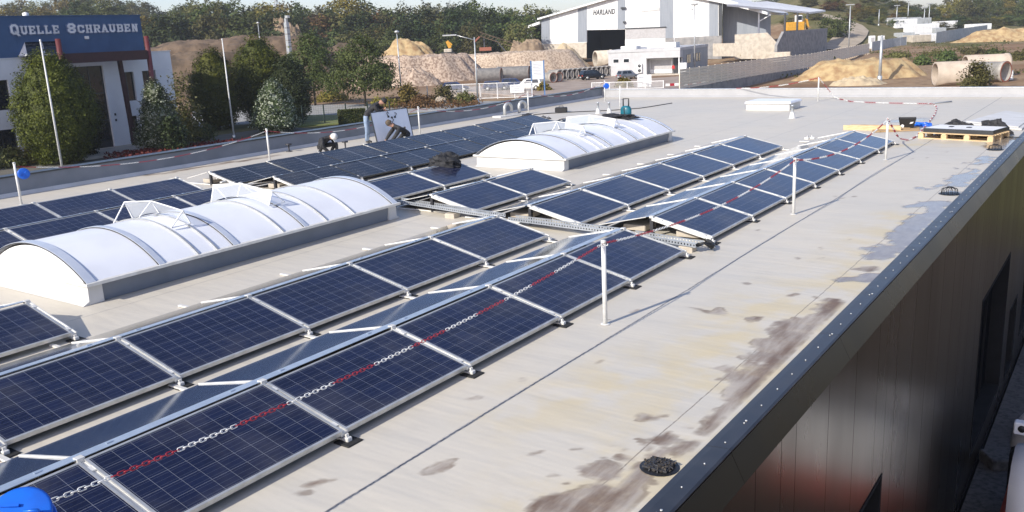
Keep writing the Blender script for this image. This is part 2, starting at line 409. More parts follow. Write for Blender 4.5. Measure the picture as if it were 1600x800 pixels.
# roof drains with leaf cages
for (x, y), L in zip(((-2.68,5.49), (-2.70,17.64), (-2.74,23.9)), ('leaf clogged roof drain grate sunk in the stained membrane nearest the camera', 'black domed drain cage beside the long grey puddle', 'black domed drain cage in front of the wooden pallet')):
    t = thing('roof_drain', L, 'roof drain', (x, y, 0), 0, 'drains along the roof edge')
    near = y < 6
    m = MB(); m.lathe([(0,.012),(.11,.012),(.15,.006)] if near else [(0,.01),(.17,.01),(.19,.004)], 20); m.build('flange', 'black_plastic', t)
    m = MB(); h = .03 if near else .12; r = .105 if near else .13
    for k in range(10 if near else 12):
        a = 2*math.pi*k/(10 if near else 12)
        m.tube([(r*1.1*math.cos(a), r*1.1*math.sin(a), .01), (r*math.cos(a), r*math.sin(a), h*.8), (r*.45*math.cos(a), r*.45*math.sin(a), h)], .006, 5)
    m.lathe([(r*.4,h-.004),(r*.5,h+.006),(r*.42,h+.012),(r*.35,h)], 14)
    if near:
        for k in range(-3, 4): m.box(-.1, k*.028-.006, .02, .1, k*.028+.006, .034)
    m.build('cage', 'dark_steel' if near else 'black_plastic', t)
    if near:
        m = MB()
        for k in range(90):
            a, q = rnd.uniform(0, 6.3), .12*math.sqrt(rnd.random()); c = Vector((q*math.cos(a), q*math.sin(a), rnd.uniform(.02,.045))); v = Vector((rnd.gauss(0,1),rnd.gauss(0,1),rnd.gauss(0,.5))).normalized()*.014; w2 = v.orthogonal().normalized()*.009
            m.add([c-v,c+w2,c+v,c-w2], [(0,1,2,3)])
        mat('dead_leaf', (.05,.04,.03), (.02,.018,.015), 40, .8)
        m.build('leaf_litter', 'dead_leaf', t)

# ------------------------------------------------------------------ barrel skylights
def skylight(name, label, y0):
    t = thing(name, label, 'skylight', (-12.45, y0, 0), 0, 'barrel vault skylights on the roof')
    L, hw, z0, rise = 6.05, 1.33, .28, .42
    Rr = (hw*hw+rise*rise)/(2*rise); zc = z0+rise-Rr; am = math.asin(hw/Rr)
    def arc(o, n=28, k=1.0): return [((Rr+o)*math.sin(am*k*(2*i/n-1)), zc+(Rr+o)*math.cos(am*k*(2*i/n-1))) for i in range(n+1)]
    m = MB()   # upstand with flared foot
    q = [(1.30,.262),(1.22,.03),(1.34,.004)]
    for sx in (-1, 1): m.prism([(sx*1.31,0.06,.262),(sx*1.27,.06,.004),(sx*1.1,.06,.004),(sx*1.1,.06,.262)], (0, L-.12, 0), 0)
    for y in (0.02, L-.02):
        d = 1 if y < 1 else -1
        m.prism([(-1.315,y,.262),(-1.315,y-.01*d,.05),(-1.315,y-.10*d,.004),(-1.315,y+.2*d,.004),(-1.315,y+.2*d,.262)], (2.63, 0, 0), 1)
    m.build('upstand', ['membrane_shade', 'membrane_white'], t)  # long sides carry their shade as colour, ends stay plain membrane
    m = MB()
    for sx in (-1, 1): m.box(min(sx*1.27, sx*1.40), -.03, .264, max(sx*1.27, sx*1.40), L+.03, .305, 0)
    m.box(-1.27, -.03, .264, 1.27, .05, .305, 0); m.box(-1.27, L-.05, .264, 1.27, L+.03, .305, 0)
    m.build('rim', ['alu_white'], t)
    A = arc(0); B = arc(-.02)
    m = MB(); n = len(A); vs = []; fs = []
    ysn = np.linspace(.03, L-.03, 13)
    for y in ysn: vs += [(x, y, z+.012) for x, z in A]
    for j in range(12):
        for i in range(n-1): fs.append((j*n+i, j*n+i+1, (j+1)*n+i+1, (j+1)*n+i))
    m.add(vs, fs, 0, True)
    m.build('vault', 'polycarbonate', t)
    for y in (.04, L-.04):
        m = MB(); m.prism([(x, y, z) for x, z in B]+[(1.2, y, .28), (-1.2, y, .28)], (0, .02 if y < 1 else -.02, 0)); m.build('gable_end', 'white_paint', t)
    for y, w in ((0,.13),(1.08,.09),(1.72,.03),(2.05,.03),(2.36,.10),(3.33,.03),(3.78,.08),(4.28,.03),(4.93,.03),(5.92,.13)):
        m = MB(); P = arc(.02, 28, 1.0); Q = arc(.034, 28, 1.0)
        for i in range(28): m.add([(P[i][0],y,P[i][1]),(P[i+1][0],y,P[i+1][1]),(P[i+1][0],y+w,P[i+1][1]),(P[i][0],y+w,P[i][1]),(Q[i][0],y,Q[i][1]),(Q[i+1][0],y,Q[i+1][1]),(Q[i+1][0],y+w,Q[i+1][1]),(Q[i][0],y+w,Q[i][1])],
                                  [(4,5,6,7),(0,4,7,3)[::-1],(0,1,5,4),(3,7,6,2),(0,3,2,1),(1,2,6,5)])
        m.build('rib', 'rib_band' if w > .04 else 'alu', t)
        if w > .04: m2 = MB(); m2.tube([(x, y-.006, z) for x, z in P], .008, 5); m2.build('seal', 'dark_steel', t)
    # wind baffles of the smoke flaps, standing across the crown
    for y, d in ((2.10, -1), (3.62, 1)):
        b = MB(); tp = [(-.88,.99),(-.1,1.04),(.72,.80)]
        lowx = np.linspace(-.78, .68, 9); zz = lambda x: zc+math.sqrt((Rr+.05)**2-x*x)
        def top(x): return np.interp(x, [-.88,-.1,.72], [.89,.96,.86])
        X = list(np.linspace(-.86, .70, 9))
        vs = [(x, y, zz(x)) for x in X]+[(x, y+d*.10, top(x)) for x in X]
        b.add(vs, [(i, i+1, 10+i, 9+i) for i in range(8)], 0)
        bf = b.build('wind_baffle', 'clear_sheet', t)
        m = MB(); m.tube([(x, y+d*.10, top(x)) for x in X], .011, 5)
        for x in (-.86, -.1, .70):
            m.bar((x, y, zz(x)), (x, y+d*.10, top(x)), .022, .012, (0,1,0))
            m.bar((x, y+d*.34, zz(x)), (x, y+d*.10, top(x)), .022, .012, (0,1,0))
            m.bar((x, y, zz(x)), (x, y+d*.34, zz(x)), .022, .012)
        m.build('baffle_bracket', 'white_paint', bf)
    return t
skylight('barrel_skylight', 'white barrel vault skylight on the left, nearest the camera, with two clear smoke flap baffles', 5.82)
skylight('barrel_skylight', 'white barrel vault skylight farther away, with black cloth and teal case on its crown', 17.78)
t = thing('flat_skylight', 'small low white rooflight far back on the open roof', 'skylight', (-11.6, 33.9, 0), 0)
MB().bbox(-.85, -.65, 0, .85, .65, .24, .03).build('upstand', 'membrane_white', t)
m = MB(); m.bbox(-.9, -.7, .242, .9, .7, .33, .05); m.build('dome', 'polycarbonate', t)

# ------------------------------------------------------------------ solar panels, their racks and wind sheets
TILT = R(13.3)
def make_panel(kind, L, D):
    t = thing('solar_panel', 'x', 'solar panel'); t.rotation_euler = (0, TILT, 0)
    fm = 'alu' if kind == 'poly_cells' else 'cap_dark'
    m = MB(); w = .022 if kind == 'poly_cells' else .012
    m.box(-w, 0, -.04, 0, L, .0025); m.box(-D, 0, -.04, -D+w, L, .0025); m.box(-D+w, 0, -.04, -w, w, .0025); m.box(-D+w, L-w, -.04, -w, L, .0025)
    m.build('frame', fm, t)
    MB().box(-D+w+.001, w+.001, -.012, -w-.001, L-w-.001, -.001).build('cell_sheet', kind, t)
    return t
def make_rack(dark):
    t = thing('panel_rack', 'x', 'panel rack')
    W = 'alu_white'
    MB().box(-2.44, -.022, .006, .02, .022, .028).build('base_rail', W, t)
    m = MB(); m.bar((.0,0,.066), (-.985,0,.300), .075, .036); 
    for sy in (-1, 1): m.bar((.0,sy*.028,.088), (-.985,sy*.028,.321), .014, .012)
    for u in (.12, .86): 
        p = Vector((0,0,.094)).lerp(Vector((-.985,0,.326)), u); m.obox(p, (.03,0,-.007), (0,.022,0), (.001,0,.006))
    m.build('tilt_rail', W, t)
    MB().box(-1.02, -.03, .0, -.965, .03, .30).build('post', 'dark_steel', t)
    m = MB(); m.bar((-1.1,0,.3205), (-1.955,0,.1265), .020, .012); m.obox((-1.0,0,.332),(.03,0,0),(0,.03,0),(0,0,.018)); m.build('rear_brace', W, t)
    MB().bbox(-.06, -.085, .0, .12, .085, .012, .004).build('foot_pad', 'rubber', t)
    m = MB(); m.bbox(.0, -.028, .0125, .055, .028, .045, .006); m.box(.01, -.015, .045, .03, .015, .07); m.build('foot_clamp', 'alu_white', t)
    return t
def make_sheet(L):
    t = thing('wind_deflector', 'x', 'wind sheet')
    m = MB(); n = 6
    m.prism([(-1.03,.003,.325),(-1.95,.003,.118),(-2.02,.003,.02),(-2.024,.003,.02),(-1.953,.003,.122),(-1.03,.003,.329)], (0, L-.006, 0)); m.build('deflector_plate', 'wind_sheet', t)
    m = MB(); m.prism([(-.985,0,.340),(-1.115,0,.322),(-1.115,0,.31),(-1.12,0,.31),(-1.12,0,.326),(-.985,0,.345)], (0, L, 0))
    for y in (.25, L-.3): m.box(-1.075, y, .336, -1.05, y+.05, .343)
    m.build('top_flange', 'galv_flange', t)
    return t
PROTO = {'poly_cells': make_panel('poly_cells', 1.655, .992), 'mono_cells': make_panel('mono_cells', 1.742, 1.035), 'rack': make_rack(0), 's1': make_sheet(1.69), 's2': make_sheet(1.715)}
for o in PROTO.values(): o['used'] = 0
def place(key, loc, label, group):
    o = PROTO[key]
    if not o['used']: o['used'] = 1
    else: o = dup(o)
    o.location = loc; tag(o, label, None, group)
    if key.endswith('cells'): o.rotation_euler = (rnd.uniform(-.002,.002), TILT+rnd.uniform(-.008,.008), rnd.uniform(-.002,.002))
    return o
#        phrase for panels, x of low edge, y start, pitch, count, cells, wind sheets
ROWS = [('in the front row before the cable tray', -5.12, 1.24, 1.69, 6, 'poly_cells', 1),
        ('in the front row beyond the cable tray', -5.12, 12.33, 1.715, 7, 'poly_cells', 1),
        ('in the second row before the cable tray', -7.50, 1.30, 1.69, 6, 'poly_cells', 1),
        ('in the second row beyond the cable tray', -7.50, 12.42, 1.715, 6, 'poly_cells', 1),
        ('in the third row before the near skylight', -9.90, 1.56, 1.69, 2, 'poly_cells', 1),
        ('in the third row between the two skylights', -9.90, 12.62, 1.715, 2, 'poly_cells', 1),
        ('in the short row under the black sheet', -12.30, 12.95, 1.715, 2, 'poly_cells', 1),
        ('in the row just behind the near skylight', -15.12, 3.80, 1.69, 5, 'poly_cells', 1),
        ('in the row nearest the left parapet', -17.47, 3.80, 1.69, 5, 'poly_cells', 0),
        ('in the nearer black row', -15.08, 13.17, 1.78, 8, 'mono_cells', 1),
        ('in the farther black row by the workers', -17.45, 13.17, 1.78, 8, 'mono_cells', 0)]
for ph, x, y0, pit, n, kind, sh in ROWS:
    nm = 'blue' if kind == 'poly_cells' else 'black'
    for i in range(n):
        last = i == n-1 and n > 2
        place(kind, (x, y0+i*pit+(pit-(1.655 if kind == 'poly_cells' else 1.742))/2, .10), f'{nm} solar panel {"farthest" if last else ORD[i]+" from the near end"} {ph}', 'solar panels '+ph)
        if sh: place('s1' if pit < 1.7 else 's2', (x, y0+i*pit, 0), f'galvanised wind sheet behind the {"farthest" if last else ORD[i]} panel {ph}', 'wind sheets behind the panel rows')
    for i in range(n+1):
        place('rack', (x, y0+i*pit, 0), f'panel rack at the {"near end" if i == 0 else "far end" if i == n else ORD[i-1]+" joint"} {ph}', 'racks carrying the solar panels')
# shorten nothing: rails of neighbouring rows meet end to end
blk = MB().bbox(-.2, -.2, 0, .2, .2, .09, .012)
cb = None
for (x, y, z), L in (((-5.55,12.62,.035), 'beige concrete ballast slab under the first rack of the front row beyond the tray'), ((-6.55,12.75,.035), 'beige concrete ballast slab behind the post of the front row'), ((-7.95,12.75,.035), 'beige concrete ballast slab under the first rack of the second row beyond the tray'),
    ((-8.9,12.85,.035), 'beige concrete ballast slab behind the post of the second row'), ((-11.3,13.1,.035), 'beige concrete ballast slab behind the post of the third row'), ((-16.3,13.5,.035), 'pale concrete slab under the start of the nearer black panels'),
    ((-18.7,13.45,.035), 'pale concrete slab under the start of the farther black panels'), ((-5.25,11.75,.0), 'small concrete block carrying the end of the cable tray by the roof edge'), ((-10.2,12.35,0), 'small concrete block carrying the cable tray near the skylight corner'), ((-17.9,13.7,.035), 'pale concrete slab just inside the farther black row')):
    if cb is None: cb = blk.build('ballast_block', 'concrete_pale'); o = cb
    else: o = cb.copy(); COL.objects.link(o)
    o.location = (x, y, z); tag(o, L, 'concrete block', 'ballast blocks under the racks')
    if z == 0: o.scale = (.55, .45, .9)

# cable trays: perforated U channels
def tray(label, p, q, w=.2, h=.06):
    p, q = Vector(p), Vector(q); t = thing('cable_tray', label, 'cable tray', p, math.atan2(q.y-p.y, q.x-p.x), 'galvanised cable trays'); L = (q-p).length
    m = MB(); m.box(0, -w/2, 0, L, w/2, .003)
    n = int(L/.055)
    for sy in (-1, 1):
        y = sy*w/2
        m.box(0, y-.002, .003, L, y+.002, .018); m.box(0, y-.002, h-.015, L, y+.002, h); m.box(0, y-.008, h, L, y+.008, h+.003)
        for k in range(n+1): m.box(k*L/n-.016 if k else 0, y-.002, .018, min(k*L/n+.016, L), y+.002, h-.015)
    m.build('channel', 'galv', t)
    m = MB()
    for k in range(5): m.tube([(-.02 if k < 4 else 0, (k-2)*.025, .014+.006*(k % 2)), (L*.3, (k-2)*.022+.01, .016), (L*.7, (k-2)*.024-.008, .016), (L+.02, (k-2)*.02, .016)], .006, 5)
    m.build('cable', 'black_plastic', t)
    return t
tray('galvanised cable tray from the near skylight corner to the second row', (-11.9, 12.72, .12), (-8.95, 12.18, .12))
tray('galvanised cable tray passing between the two halves of the second row', (-8.75, 12.22, .10), (-6.45, 11.98, .10))
tray('galvanised cable tray ending at the roof edge side of the front row', (-6.3, 11.98, .09), (-5.05, 11.72, .09))
m = MB()
for k in range(6):
    a = rnd.uniform(-.04,.04)
    m.tube([(-5.1,11.72+a,.12),(-4.98,11.74+a,.15),(-4.9,11.85+a,.10-.01*k),(-4.95,12.02+a,.03+.012*k),(-5.1,12.2+a*2,.03+.01*k),(-5.35,12.5,.05)], .012, 6)
tag(m.build('cable_bundle', 'black_plastic'), 'black cables looping out of the cable tray end by the front row', 'cables')
m = MB(); pts = [(-4.98,11.9,.012),(-4.87,12.5,.012),(-4.9,13.5,.012),(-4.92,14.6,.012)]; m.tube(pts, .009, 6)
# ------------------------------------------------------------------ fall-protection posts, chains and reels
def post(x, y, label, h=.97):
    m = MB(); m.tube([(0,0,0),(0,0,h)], .027, 12); m.lathe([(.0,h+.006),(.02,h+.006),(.03,h),(.03,h-.03),(.027,h-.03)], 12); m.lathe([(.027,.012),(.05,.01),(.055,.004)], 12)
    m.tube([(.03,0,h-.05),(.05,0,h-.05),(.055,0,h-.03)], .006, 5)
    o = m.build('barrier_post', 'post_white', None, (x, y, 0)); return tag(o, label, 'barrier post', 'white barrier posts on the roof')
post(-4.68, 1.64, 'white barrier post at the blue reel, nearest the camera')
post(-4.68, 8.24, 'tall looking white barrier post standing in front of the near front row panels')
post(-4.68, 14.84, 'white barrier post beside the middle of the far front row')
post(-4.70, 21.57, 'white barrier post beside the far end of the front row, before the pallet')
post(-20.64, 9.64, 'white barrier post by the left parapet with a small blue reel hanging on it')
post(-20.75, 16.9, 'white barrier post by the left parapet behind the farther black panels start', .93)
post(-20.64, 23.5, 'white barrier post by the left parapet right of the white backed panel')
post(-20.63, 30.34, 'white barrier post by the left parapet beside the two gooseneck pipes')
post(-20.7, 36.9, 'white barrier post in the far left corner of the roof parapets')
post(-17.9, 33.2, 'thin white barrier post behind the two vent pipes')
post(-10.89, 37.3, 'white barrier post near the far parapet with chain running down to the roof')

def path_sample(pts, step):
    pts = [Vector(p) for p in pts]; out = []; acc = 0.0; need = 0.0
    for a, b in zip(pts[:-1], pts[1:]):
        L = (b-a).length
        while need <= acc+L:
            out.append((a+(b-a)*((need-acc)/L), (b-a).normalized())); need += step
        acc += L
    return out
def sag(p, q, d, n=24):
    p, q = Vector(p), Vector(q); return [p.lerp(q, i/n)-Vector((0,0,4*d*(i/n)*(1-i/n))) for i in range(n+1)]
def chain(pts, label, sec=9, step=.054, ph=0, big=1.0, n=10, k=6):
    m = MB()
    for i, (c, d) in enumerate(path_sample(pts, step*big)):
        up = Vector((0,0,1)) if abs(d.z) < .9 else Vector((1,0,0))
        sd = d.cross(up).normalized(); u2 = sd.cross(d)
        rot = .5 if i % 2 else -1.05
        w = sd*math.cos(rot)+u2*math.sin(rot)
        hl, hw = .035*big, .0150*big
        ring = [c+d*(math.copysign(hl-hw, math.cos(a))+math.cos(a)*hw)+w*math.sin(a)*hw for a in [2*math.pi*j/n+.01 for j in range(n)]]
        m.tube(ring, .0047*big, k, ((i+ph)//sec) % 2, closed=True)
    o = m.build('barrier_chain', ['chain_red', 'chain_white']); return tag(o, label, 'chain', 'red and white barrier chains')
T = .94
chain(sag((-4.68,1.75,.86),(-4.68,8.24,T),.13), 'red and white plastic chain crossing over the nearest front row panels', ph=5, big=.74, sec=11)
chain(sag((-4.68,8.24,T),(-4.68,14.84,T),.19), 'red and white plastic chain over the gap between the front row halves', ph=3, big=.78, sec=11)
chain(sag((-4.68,14.84,T),(-4.70,21.57,T),.24), 'red and white plastic chain sagging over the far front row panels', n=8, k=4)
chain([(-4.70,21.57,T)]+[gz(1402,212,.25), gz(1408,217,.08), gz(1420,219,.02), gz(1432,213,.02), gz(1441,203,.02), gz(1452,190,.02), gz(1461,178,.02), gz(1464,167,.02), gz(1459,163,.02)],
      'red and white chain hanging from the last front post down past the pallet', n=6, k=4, big=1.3, sec=6)
chain([gz(1455,162,.03), gz(1420,161.5,.03), gz(1370,160.5,.03), gz(1330,158.5,.03), gz(1312,154.5,.03), gz(1303,151,.12), (-10.89,37.3,.95)], 'red and white chain lying in a shallow curve across the far roof', n=6, k=4, big=1.4, sec=7)
chain(sag((-10.89,37.3,.95), (-15.2,39.36,.40), .12), 'red and white chain dropping from the far post onto the far parapet', n=6, k=4, big=1.5, sec=7)
for (a, b, L) in (((-20.64,9.64,.88),(-20.75,16.9,.86),'nearest span of chain along the left parapet, left of the thin post'), ((-20.75,16.9,.86),(-20.64,23.5,.9),'chain span along the left parapet passing behind the bent worker'),
                  ((-20.64,23.5,.9),(-20.63,30.34,.9),'chain span along the left parapet just before the gooseneck pipes'), ((-20.63,30.34,.9),(-20.7,36.9,.9),'last chain span along the left parapet towards the far corner')):
    chain(sag(a, b, .34), 'red and white '+L, n=6, k=4, big=.8, sec=12)

def reel(loc, ax, r, label, wound=True):
    t = thing('chain_reel', label, 'chain reel', loc); ax = Vector(ax).normalized()
    m = MB()
    m.lathe([(0,.0),(r*.92,.0),(r,.008),(r,.018),(r*.9,.022),(r*.3,.016),(0,.016)], 32, (0,0,0), 0, True, ax)
    m.lathe([(0,-.10),(r*.92,-.10),(r,-.092),(r*.96,-.084),(0,-.084)], 32, (0,0,0), 0, True, ax)
    m.lathe([(r*.4,-.09),(r*.4,.0)], 20, (0,0,0), 0, True, ax)
    a = ax.orthogonal().normalized(); b = ax.cross(a)
    m.tube([ax*.018+a*r*.2, ax*.05+a*r*.2, ax*.055+a*r*.62, ax*.02+a*r*.66], r*.055, 6)
    m.obox(ax*.026-a*r*.35+b*r*.3, a*r*.28, b*r*.05, ax*.006)
    m.obox(ax*.026-a*r*.35-b*r*.3, a*r*.28, b*r*.05, ax*.006)
    m.build('spool', 'blue_plastic', t)
    m = MB()
    for k in range(26):
        q = 2*math.pi*k/26*1.0; c = (a*math.cos(q)+b*math.sin(q))*r*.55-ax*rnd.uniform(.02,.08)
        d = (-a*math.sin(q)+b*math.cos(q)); w = ax if k % 2 else (a*math.cos(q)+b*math.sin(q))
        m.tube([c+d*math.cos(z)*.034+w*math.sin(z)*.017 for z in [2*math.pi*j/8 for j in range(8)]], .006, 5, (k//4) % 2, closed=True)
    m.build('wound_chain', ['chain_red', 'chain_white'], t)
    return t
reel(gz(32,806,.93), (.45,-.35,.8), .155, 'large bright blue chain reel at the bottom left, nearest the camera')
reel((-20.57,9.78,.70), (.95,-.3,.1), .125, 'small blue chain reel hanging on the nearest left parapet post')
reel((-20.6,36.9,.72), (.7,-.7,.1), .13, 'small blue chain reel at the far left roof corner')

# ------------------------------------------------------------------ things lying about on the roof
def crumple(name, label, cat, loc, size, mt, seed, rz=0, amp=.35):
    n, k = 28, 16; vs = []; fs = []
    for j in range(k+1):
        ph = math.pi*j/k
        for i in range(n):
            th = 2*math.pi*i/n; d = Vector((math.sin(ph)*math.cos(th), math.sin(ph)*math.sin(th), math.cos(ph)))
            q = 1+amp*noise.fractal(d*1.7+Vector((seed,0,0)), .8, 2, 4)+.12*abs(noise.noise(d*6+Vector((0,seed,0))))
            p = Vector((d.x*size[0]*q, d.y*size[1]*q, max(d.z*q, -.25)*size[2])); vs.append(p)
    for j in range(k):
        for i in range(n): fs.append((j*n+i, j*n+(i+1)%n, (j+1)*n+(i+1)%n, (j+1)*n+i))
    m = MB(); m.add(vs, fs, 0, False); o = m.build(name, mt, None, loc); o.rotation_euler.z = rz
    return tag(o, label, cat)
o = crumple('plastic_sheet', 'crumpled black plastic sheet thrown over the upper edge of a blue panel', 'plastic sheet', gz(694,257,.33), (.40,.30,.25), 'black_cloth', 3.1, .5)
o = crumple('jacket', 'black jacket thrown over the far crown of the second barrel skylight', 'jacket', (-12.55,23.05,.74), (.55,.33,.10), 'black_cloth', 9.2, .15, .5)
m = MB()
for a in ((-.45,-.1,.02),(-.7,-.2,-.03),(-.8,-.12,-.06)): pass
t = thing('carry_case', 'teal carry case with black loop handle behind the black jacket on the skylight', 'case', (-12.45,23.45,.70))
m = MB(); m.lathe([(0,0),(.15,0),(.165,.03),(.165,.24),(.13,.32),(.07,.34),(0,.34)], 18); b = m.build('case_body', 'teal', t); b.scale = (1.05,.7,1)
m = MB(); m.tube([(-.09,0,.30),(-.09,0,.55),(.09,0,.55),(.09,0,.30)], .02, 8); m.build('handle', 'black_plastic', t)
m = MB(); m.box(-.012, -.122, .04, .012, -.116, .3); m.build('zip', 'black_plastic', t)
# pallet with a few panels, white backs up
t = thing('pallet', 'pale wooden pallet by the roof edge carrying white backed panels', 'pallet', gz(1493,219,0)+Vector((.1,.55,0)), R(-13))
m = MB()
for y in (-.52, 0, .52):
    m.box(-.95, y-.05, .0, .95, y+.05, .022)
    for x in (-.88, -.28, .30, .88): m.box(x-.07, y-.05, .0225, x+.07, y+.05, .122)
for x in (-.88, -.28, .30, .88): m.box(x-.05, -.57, .1225, x+.05, .57, .144)
for y in np.linspace(-.52, .52, 7): m.box(-.95, y-.05, .1445, .95, y+.05, .166)
m.build('deck', 'wood', t)
t2 = thing('panel_stack', 'short stack of black framed panels lying white side up on the pallet', 'panel stack', t.location+Vector((.02,.05,.168)), R(-12))
for k in range(3):
    m = MB(); z = k*.036
    for (a,b,c,d) in ((-.88,-.52,.88,-.50),(-.88,.50,.88,.52),(-.88,-.50,-.86,.50),(.86,-.50,.88,.50)): m.box(a, b, z, c, d, z+.033)
    m.build('panel_frame', 'cap_dark', t2)
MB().box(-.858, -.498, .09, .858, .498, .103).build('backsheet', 'white_paint', t2)
m = MB(); m.bbox(.05, -.08, .1035, .16, .06, .118, .004); m.bbox(-.4, -.08, .1035, -.3, .06, .118, .004); m.build('junction_box', 'black_plastic', t2)
crumple('work_bag', 'black bag heaped behind the left half of the pallet', 'bag', t.location+Vector((-.25,.78,.10)), (.42,.25,.26), 'black_cloth', 1.3, .1)
crumple('work_bag', 'black bag heaped behind the right half of the pallet', 'bag', t.location+Vector((.62,.68,.10)), (.38,.25,.30), 'black_cloth', 5.3, -.1)
m = MB(); m.tube([(0,0,.02),(.15,.05,.03),(.3,-.05,.02),(.45,0,.02),(.6,-.06,.02)], .015, 6); m.tube([(.1,0,.02),(.3,.07,.02),(.5,.05,.02)], .012, 6)
o = m.build('strap', 'black_plastic', None, t.location+Vector((.95,.15,0))); tag(o, 'black strap lying at the right end of the pallet', 'strap')
t = thing('mortar_tub', 'black plastic tub with white smears standing by the boards', 'tub', gz(1417,201,0), .2)
m = MB(); m.prism([(-.16,-.12,0),(.16,-.12,0),(.16,.12,0),(-.16,.12,0)], (0,0,.01)); 
def frus(x0,y0,z0,x1,y1,z1): 
    vs=[(-x0,-y0,z0),(x0,-y0,z0),(x0,y0,z0),(-x0,y0,z0),(-x1,-y1,z1),(x1,-y1,z1),(x1,y1,z1),(-x1,y1,z1)]
    m.add(vs, [(0,1,5,4),(1,2,6,5),(2,3,7,6),(3,0,4,7)])
frus(.17,.13,0,.24,.19,.32); frus(.225,.175,.32,.16,.12,.02); frus(.24,.19,.32,.225,.175,.325); m.build('tub_body', 'black_plastic', t)
m = MB(); m.add([(-.17,-.155,.06),(-.09,-.153,.05),(-.08,-.165,.12),(-.13,-.17,.15),(-.18,-.163,.11)], [(0,1,2,3,4)]); m.add([(.06,-.165,.16),(.14,-.165,.17),(.17,-.178,.22),(.09,-.178,.21)], [(0,1,2,3)])
m.v = [(x, y-.012, z) for x, y, z in m.v]
m.build('smear', 'white_paint', t)
m = MB(); m.bar(gz(1318,199,.07), gz(1408,201,.07), .05, .14); m.bar(gz(1330,196,.05), gz(1420,197.5,.05), .16, .05)
tag(m.build('timber_board', 'wood'), 'tan timber boards lying behind the far end of the front row', 'boards')
m = MB(); a, b2 = gz(1362,207,.01), gz(1437,204,.01); m.prism([a, b2, b2+Vector((-.2,1.0,0)), a+Vector((-.2,1.0,0))], (0,0,.02)); m.prism([a+Vector((.2,.1,.022)), b2+Vector((-.3,.2,.022)), b2+Vector((-.4,.8,.03)), a+Vector((0,.7,.03))], (0,0,.012))
tag(m.build('cardboard_sheet', 'cardboard'), 'brown flattened cardboard beside the black tub', 'cardboard')
crumple('plastic_bag', 'small bright blue plastic bag left of the pallet', 'bag', gz(1442,196,.02), (.26,.12,.10), 'blue_plastic', 2.2)
t = thing('membrane_sheet', 'white sheet of membrane spread over the far right roof corner', 'membrane sheet', (0,0,0))
m = MB(); a, b2, c, d = gz(1512,190.5,.01), gz(1600,178,.02), gz(1650,186,.02), gz(1610,197,.01)
m.prism([Vector((-4.3,29.4,.006)), Vector((-2.6,28.0,.006)), Vector((-2.55,31.9,.006)), Vector((-3.6,33.2,.006))], (0,0,.05)); m.prism([Vector((-4.2,29.5,.058)), Vector((-2.7,28.2,.058)), Vector((-2.65,30.2,.058))], (0,0,.03)); m.build('folded_sheet', 'membrane_white', t)
m = MB(); m.tube([gz(1450,162,.03), gz(1487,158.5,.03)], .025, 8); tag(m.build('fallen_post', 'galv_pole'), 'grey barrier pole lying on the far roof at the chain end', 'pole')
def vent(x, y, label, h=.42):
    t = thing('vent_pipe', label, 'vent pipe', (x, y, 0), 0, 'small vent pipes through the roof')
    MB().lathe([(.15,.004),(.10,.03),(.075,.20),(.07,.21),(.0,.21)], 16).build('collar', 'membrane_white', t)
    MB().lathe([(.045,.2),(.045,h),(.055,h),(.055,h+.03),(0,h+.05)], 14).build('pipe', 'galv', t)
vent(-17.83, 31.2, 'white collared vent pipe behind the far skylight, left of two'); vent(-17.35, 31.25, 'white collared vent pipe behind the far skylight, right of two'); vent(-9.73, 30.4, 'white collared vent pipe alone on the open roof near the small rooflight')
t = thing('gooseneck_pipe', 'pair of shiny gooseneck cable pipes on a white plate by the left parapet', 'gooseneck pipes', (-21.3,30.2,0), R(80))
MB().bbox(-1.0, -.25, 0, .7, .25, .06, .02).build('base_plate', 'membrane_white', t)
for x in (-.5, .35):
    m = MB(); r = .2; m.tube([(x,0,.06),(x,0,.32)]+[(x+r-r*math.cos(a), 0, .32+r*math.sin(a)) for a in np.linspace(.3, math.pi, 9)]+[(x+2*r,0,.18)], .065, 12); m.build('bent_pipe', 'alu', t)
t = thing('tool_box', 'small black tool box standing on the open roof behind the far skylight', 'tool box', gz(877,175,0), .4)
MB().bbox(-.25, -.14, 0, .25, .14, .2, .03).build('box_body', 'black_plastic', t)
m = MB(); m.tube([(-.09,0,.2),(-.09,0,.25),(.09,0,.25),(.09,0,.2)], .014, 6); m.build('handle', 'black_plastic', t)
t = thing('tool_box', 'flat black case beside the left parapet post near the gooseneck pipes', 'tool box', gz(825,183,0), .9)
MB().bbox(-.22, -.13, 0, .22, .13, .13, .02).build('box_body', 'dark_steel', t); MB().box(-.06, -.02, .131, .06, .02, .16).build('handle', 'black_plastic', t)
crumple('glove', 'black work glove lying beyond the farther black panels', 'glove', gz(885,188,.02), (.32,.12,.06), 'black_cloth', 4.4, .4)
for i, (px, py) in enumerate(((849,184),(857,186),(1262,217),(1268,216.5))):
    m = MB(); m.bbox(-.10, -.06, 0, .10, .06, .05, .01); m.tube([(-.05,0,.05),(0,0,.09),(.05,0,.05)], .012, 5)
    o = m.build('panel_clamp', 'alu_white' if i > 1 else 'dark_steel', None, gz(px, py, 0)); o.rotation_euler.z = .7*i
    tag(o, ('grey clamp left on the roof beyond the black panels', 'grey clamp left on the roof beyond the black panels', 'white clamp lying on bare roof between the second and front rows', 'white clamp lying on bare roof between the second and front rows')[i], 'clamp', 'loose clamps beyond the black panels' if i < 2 else 'loose white clamps on the bare roof')
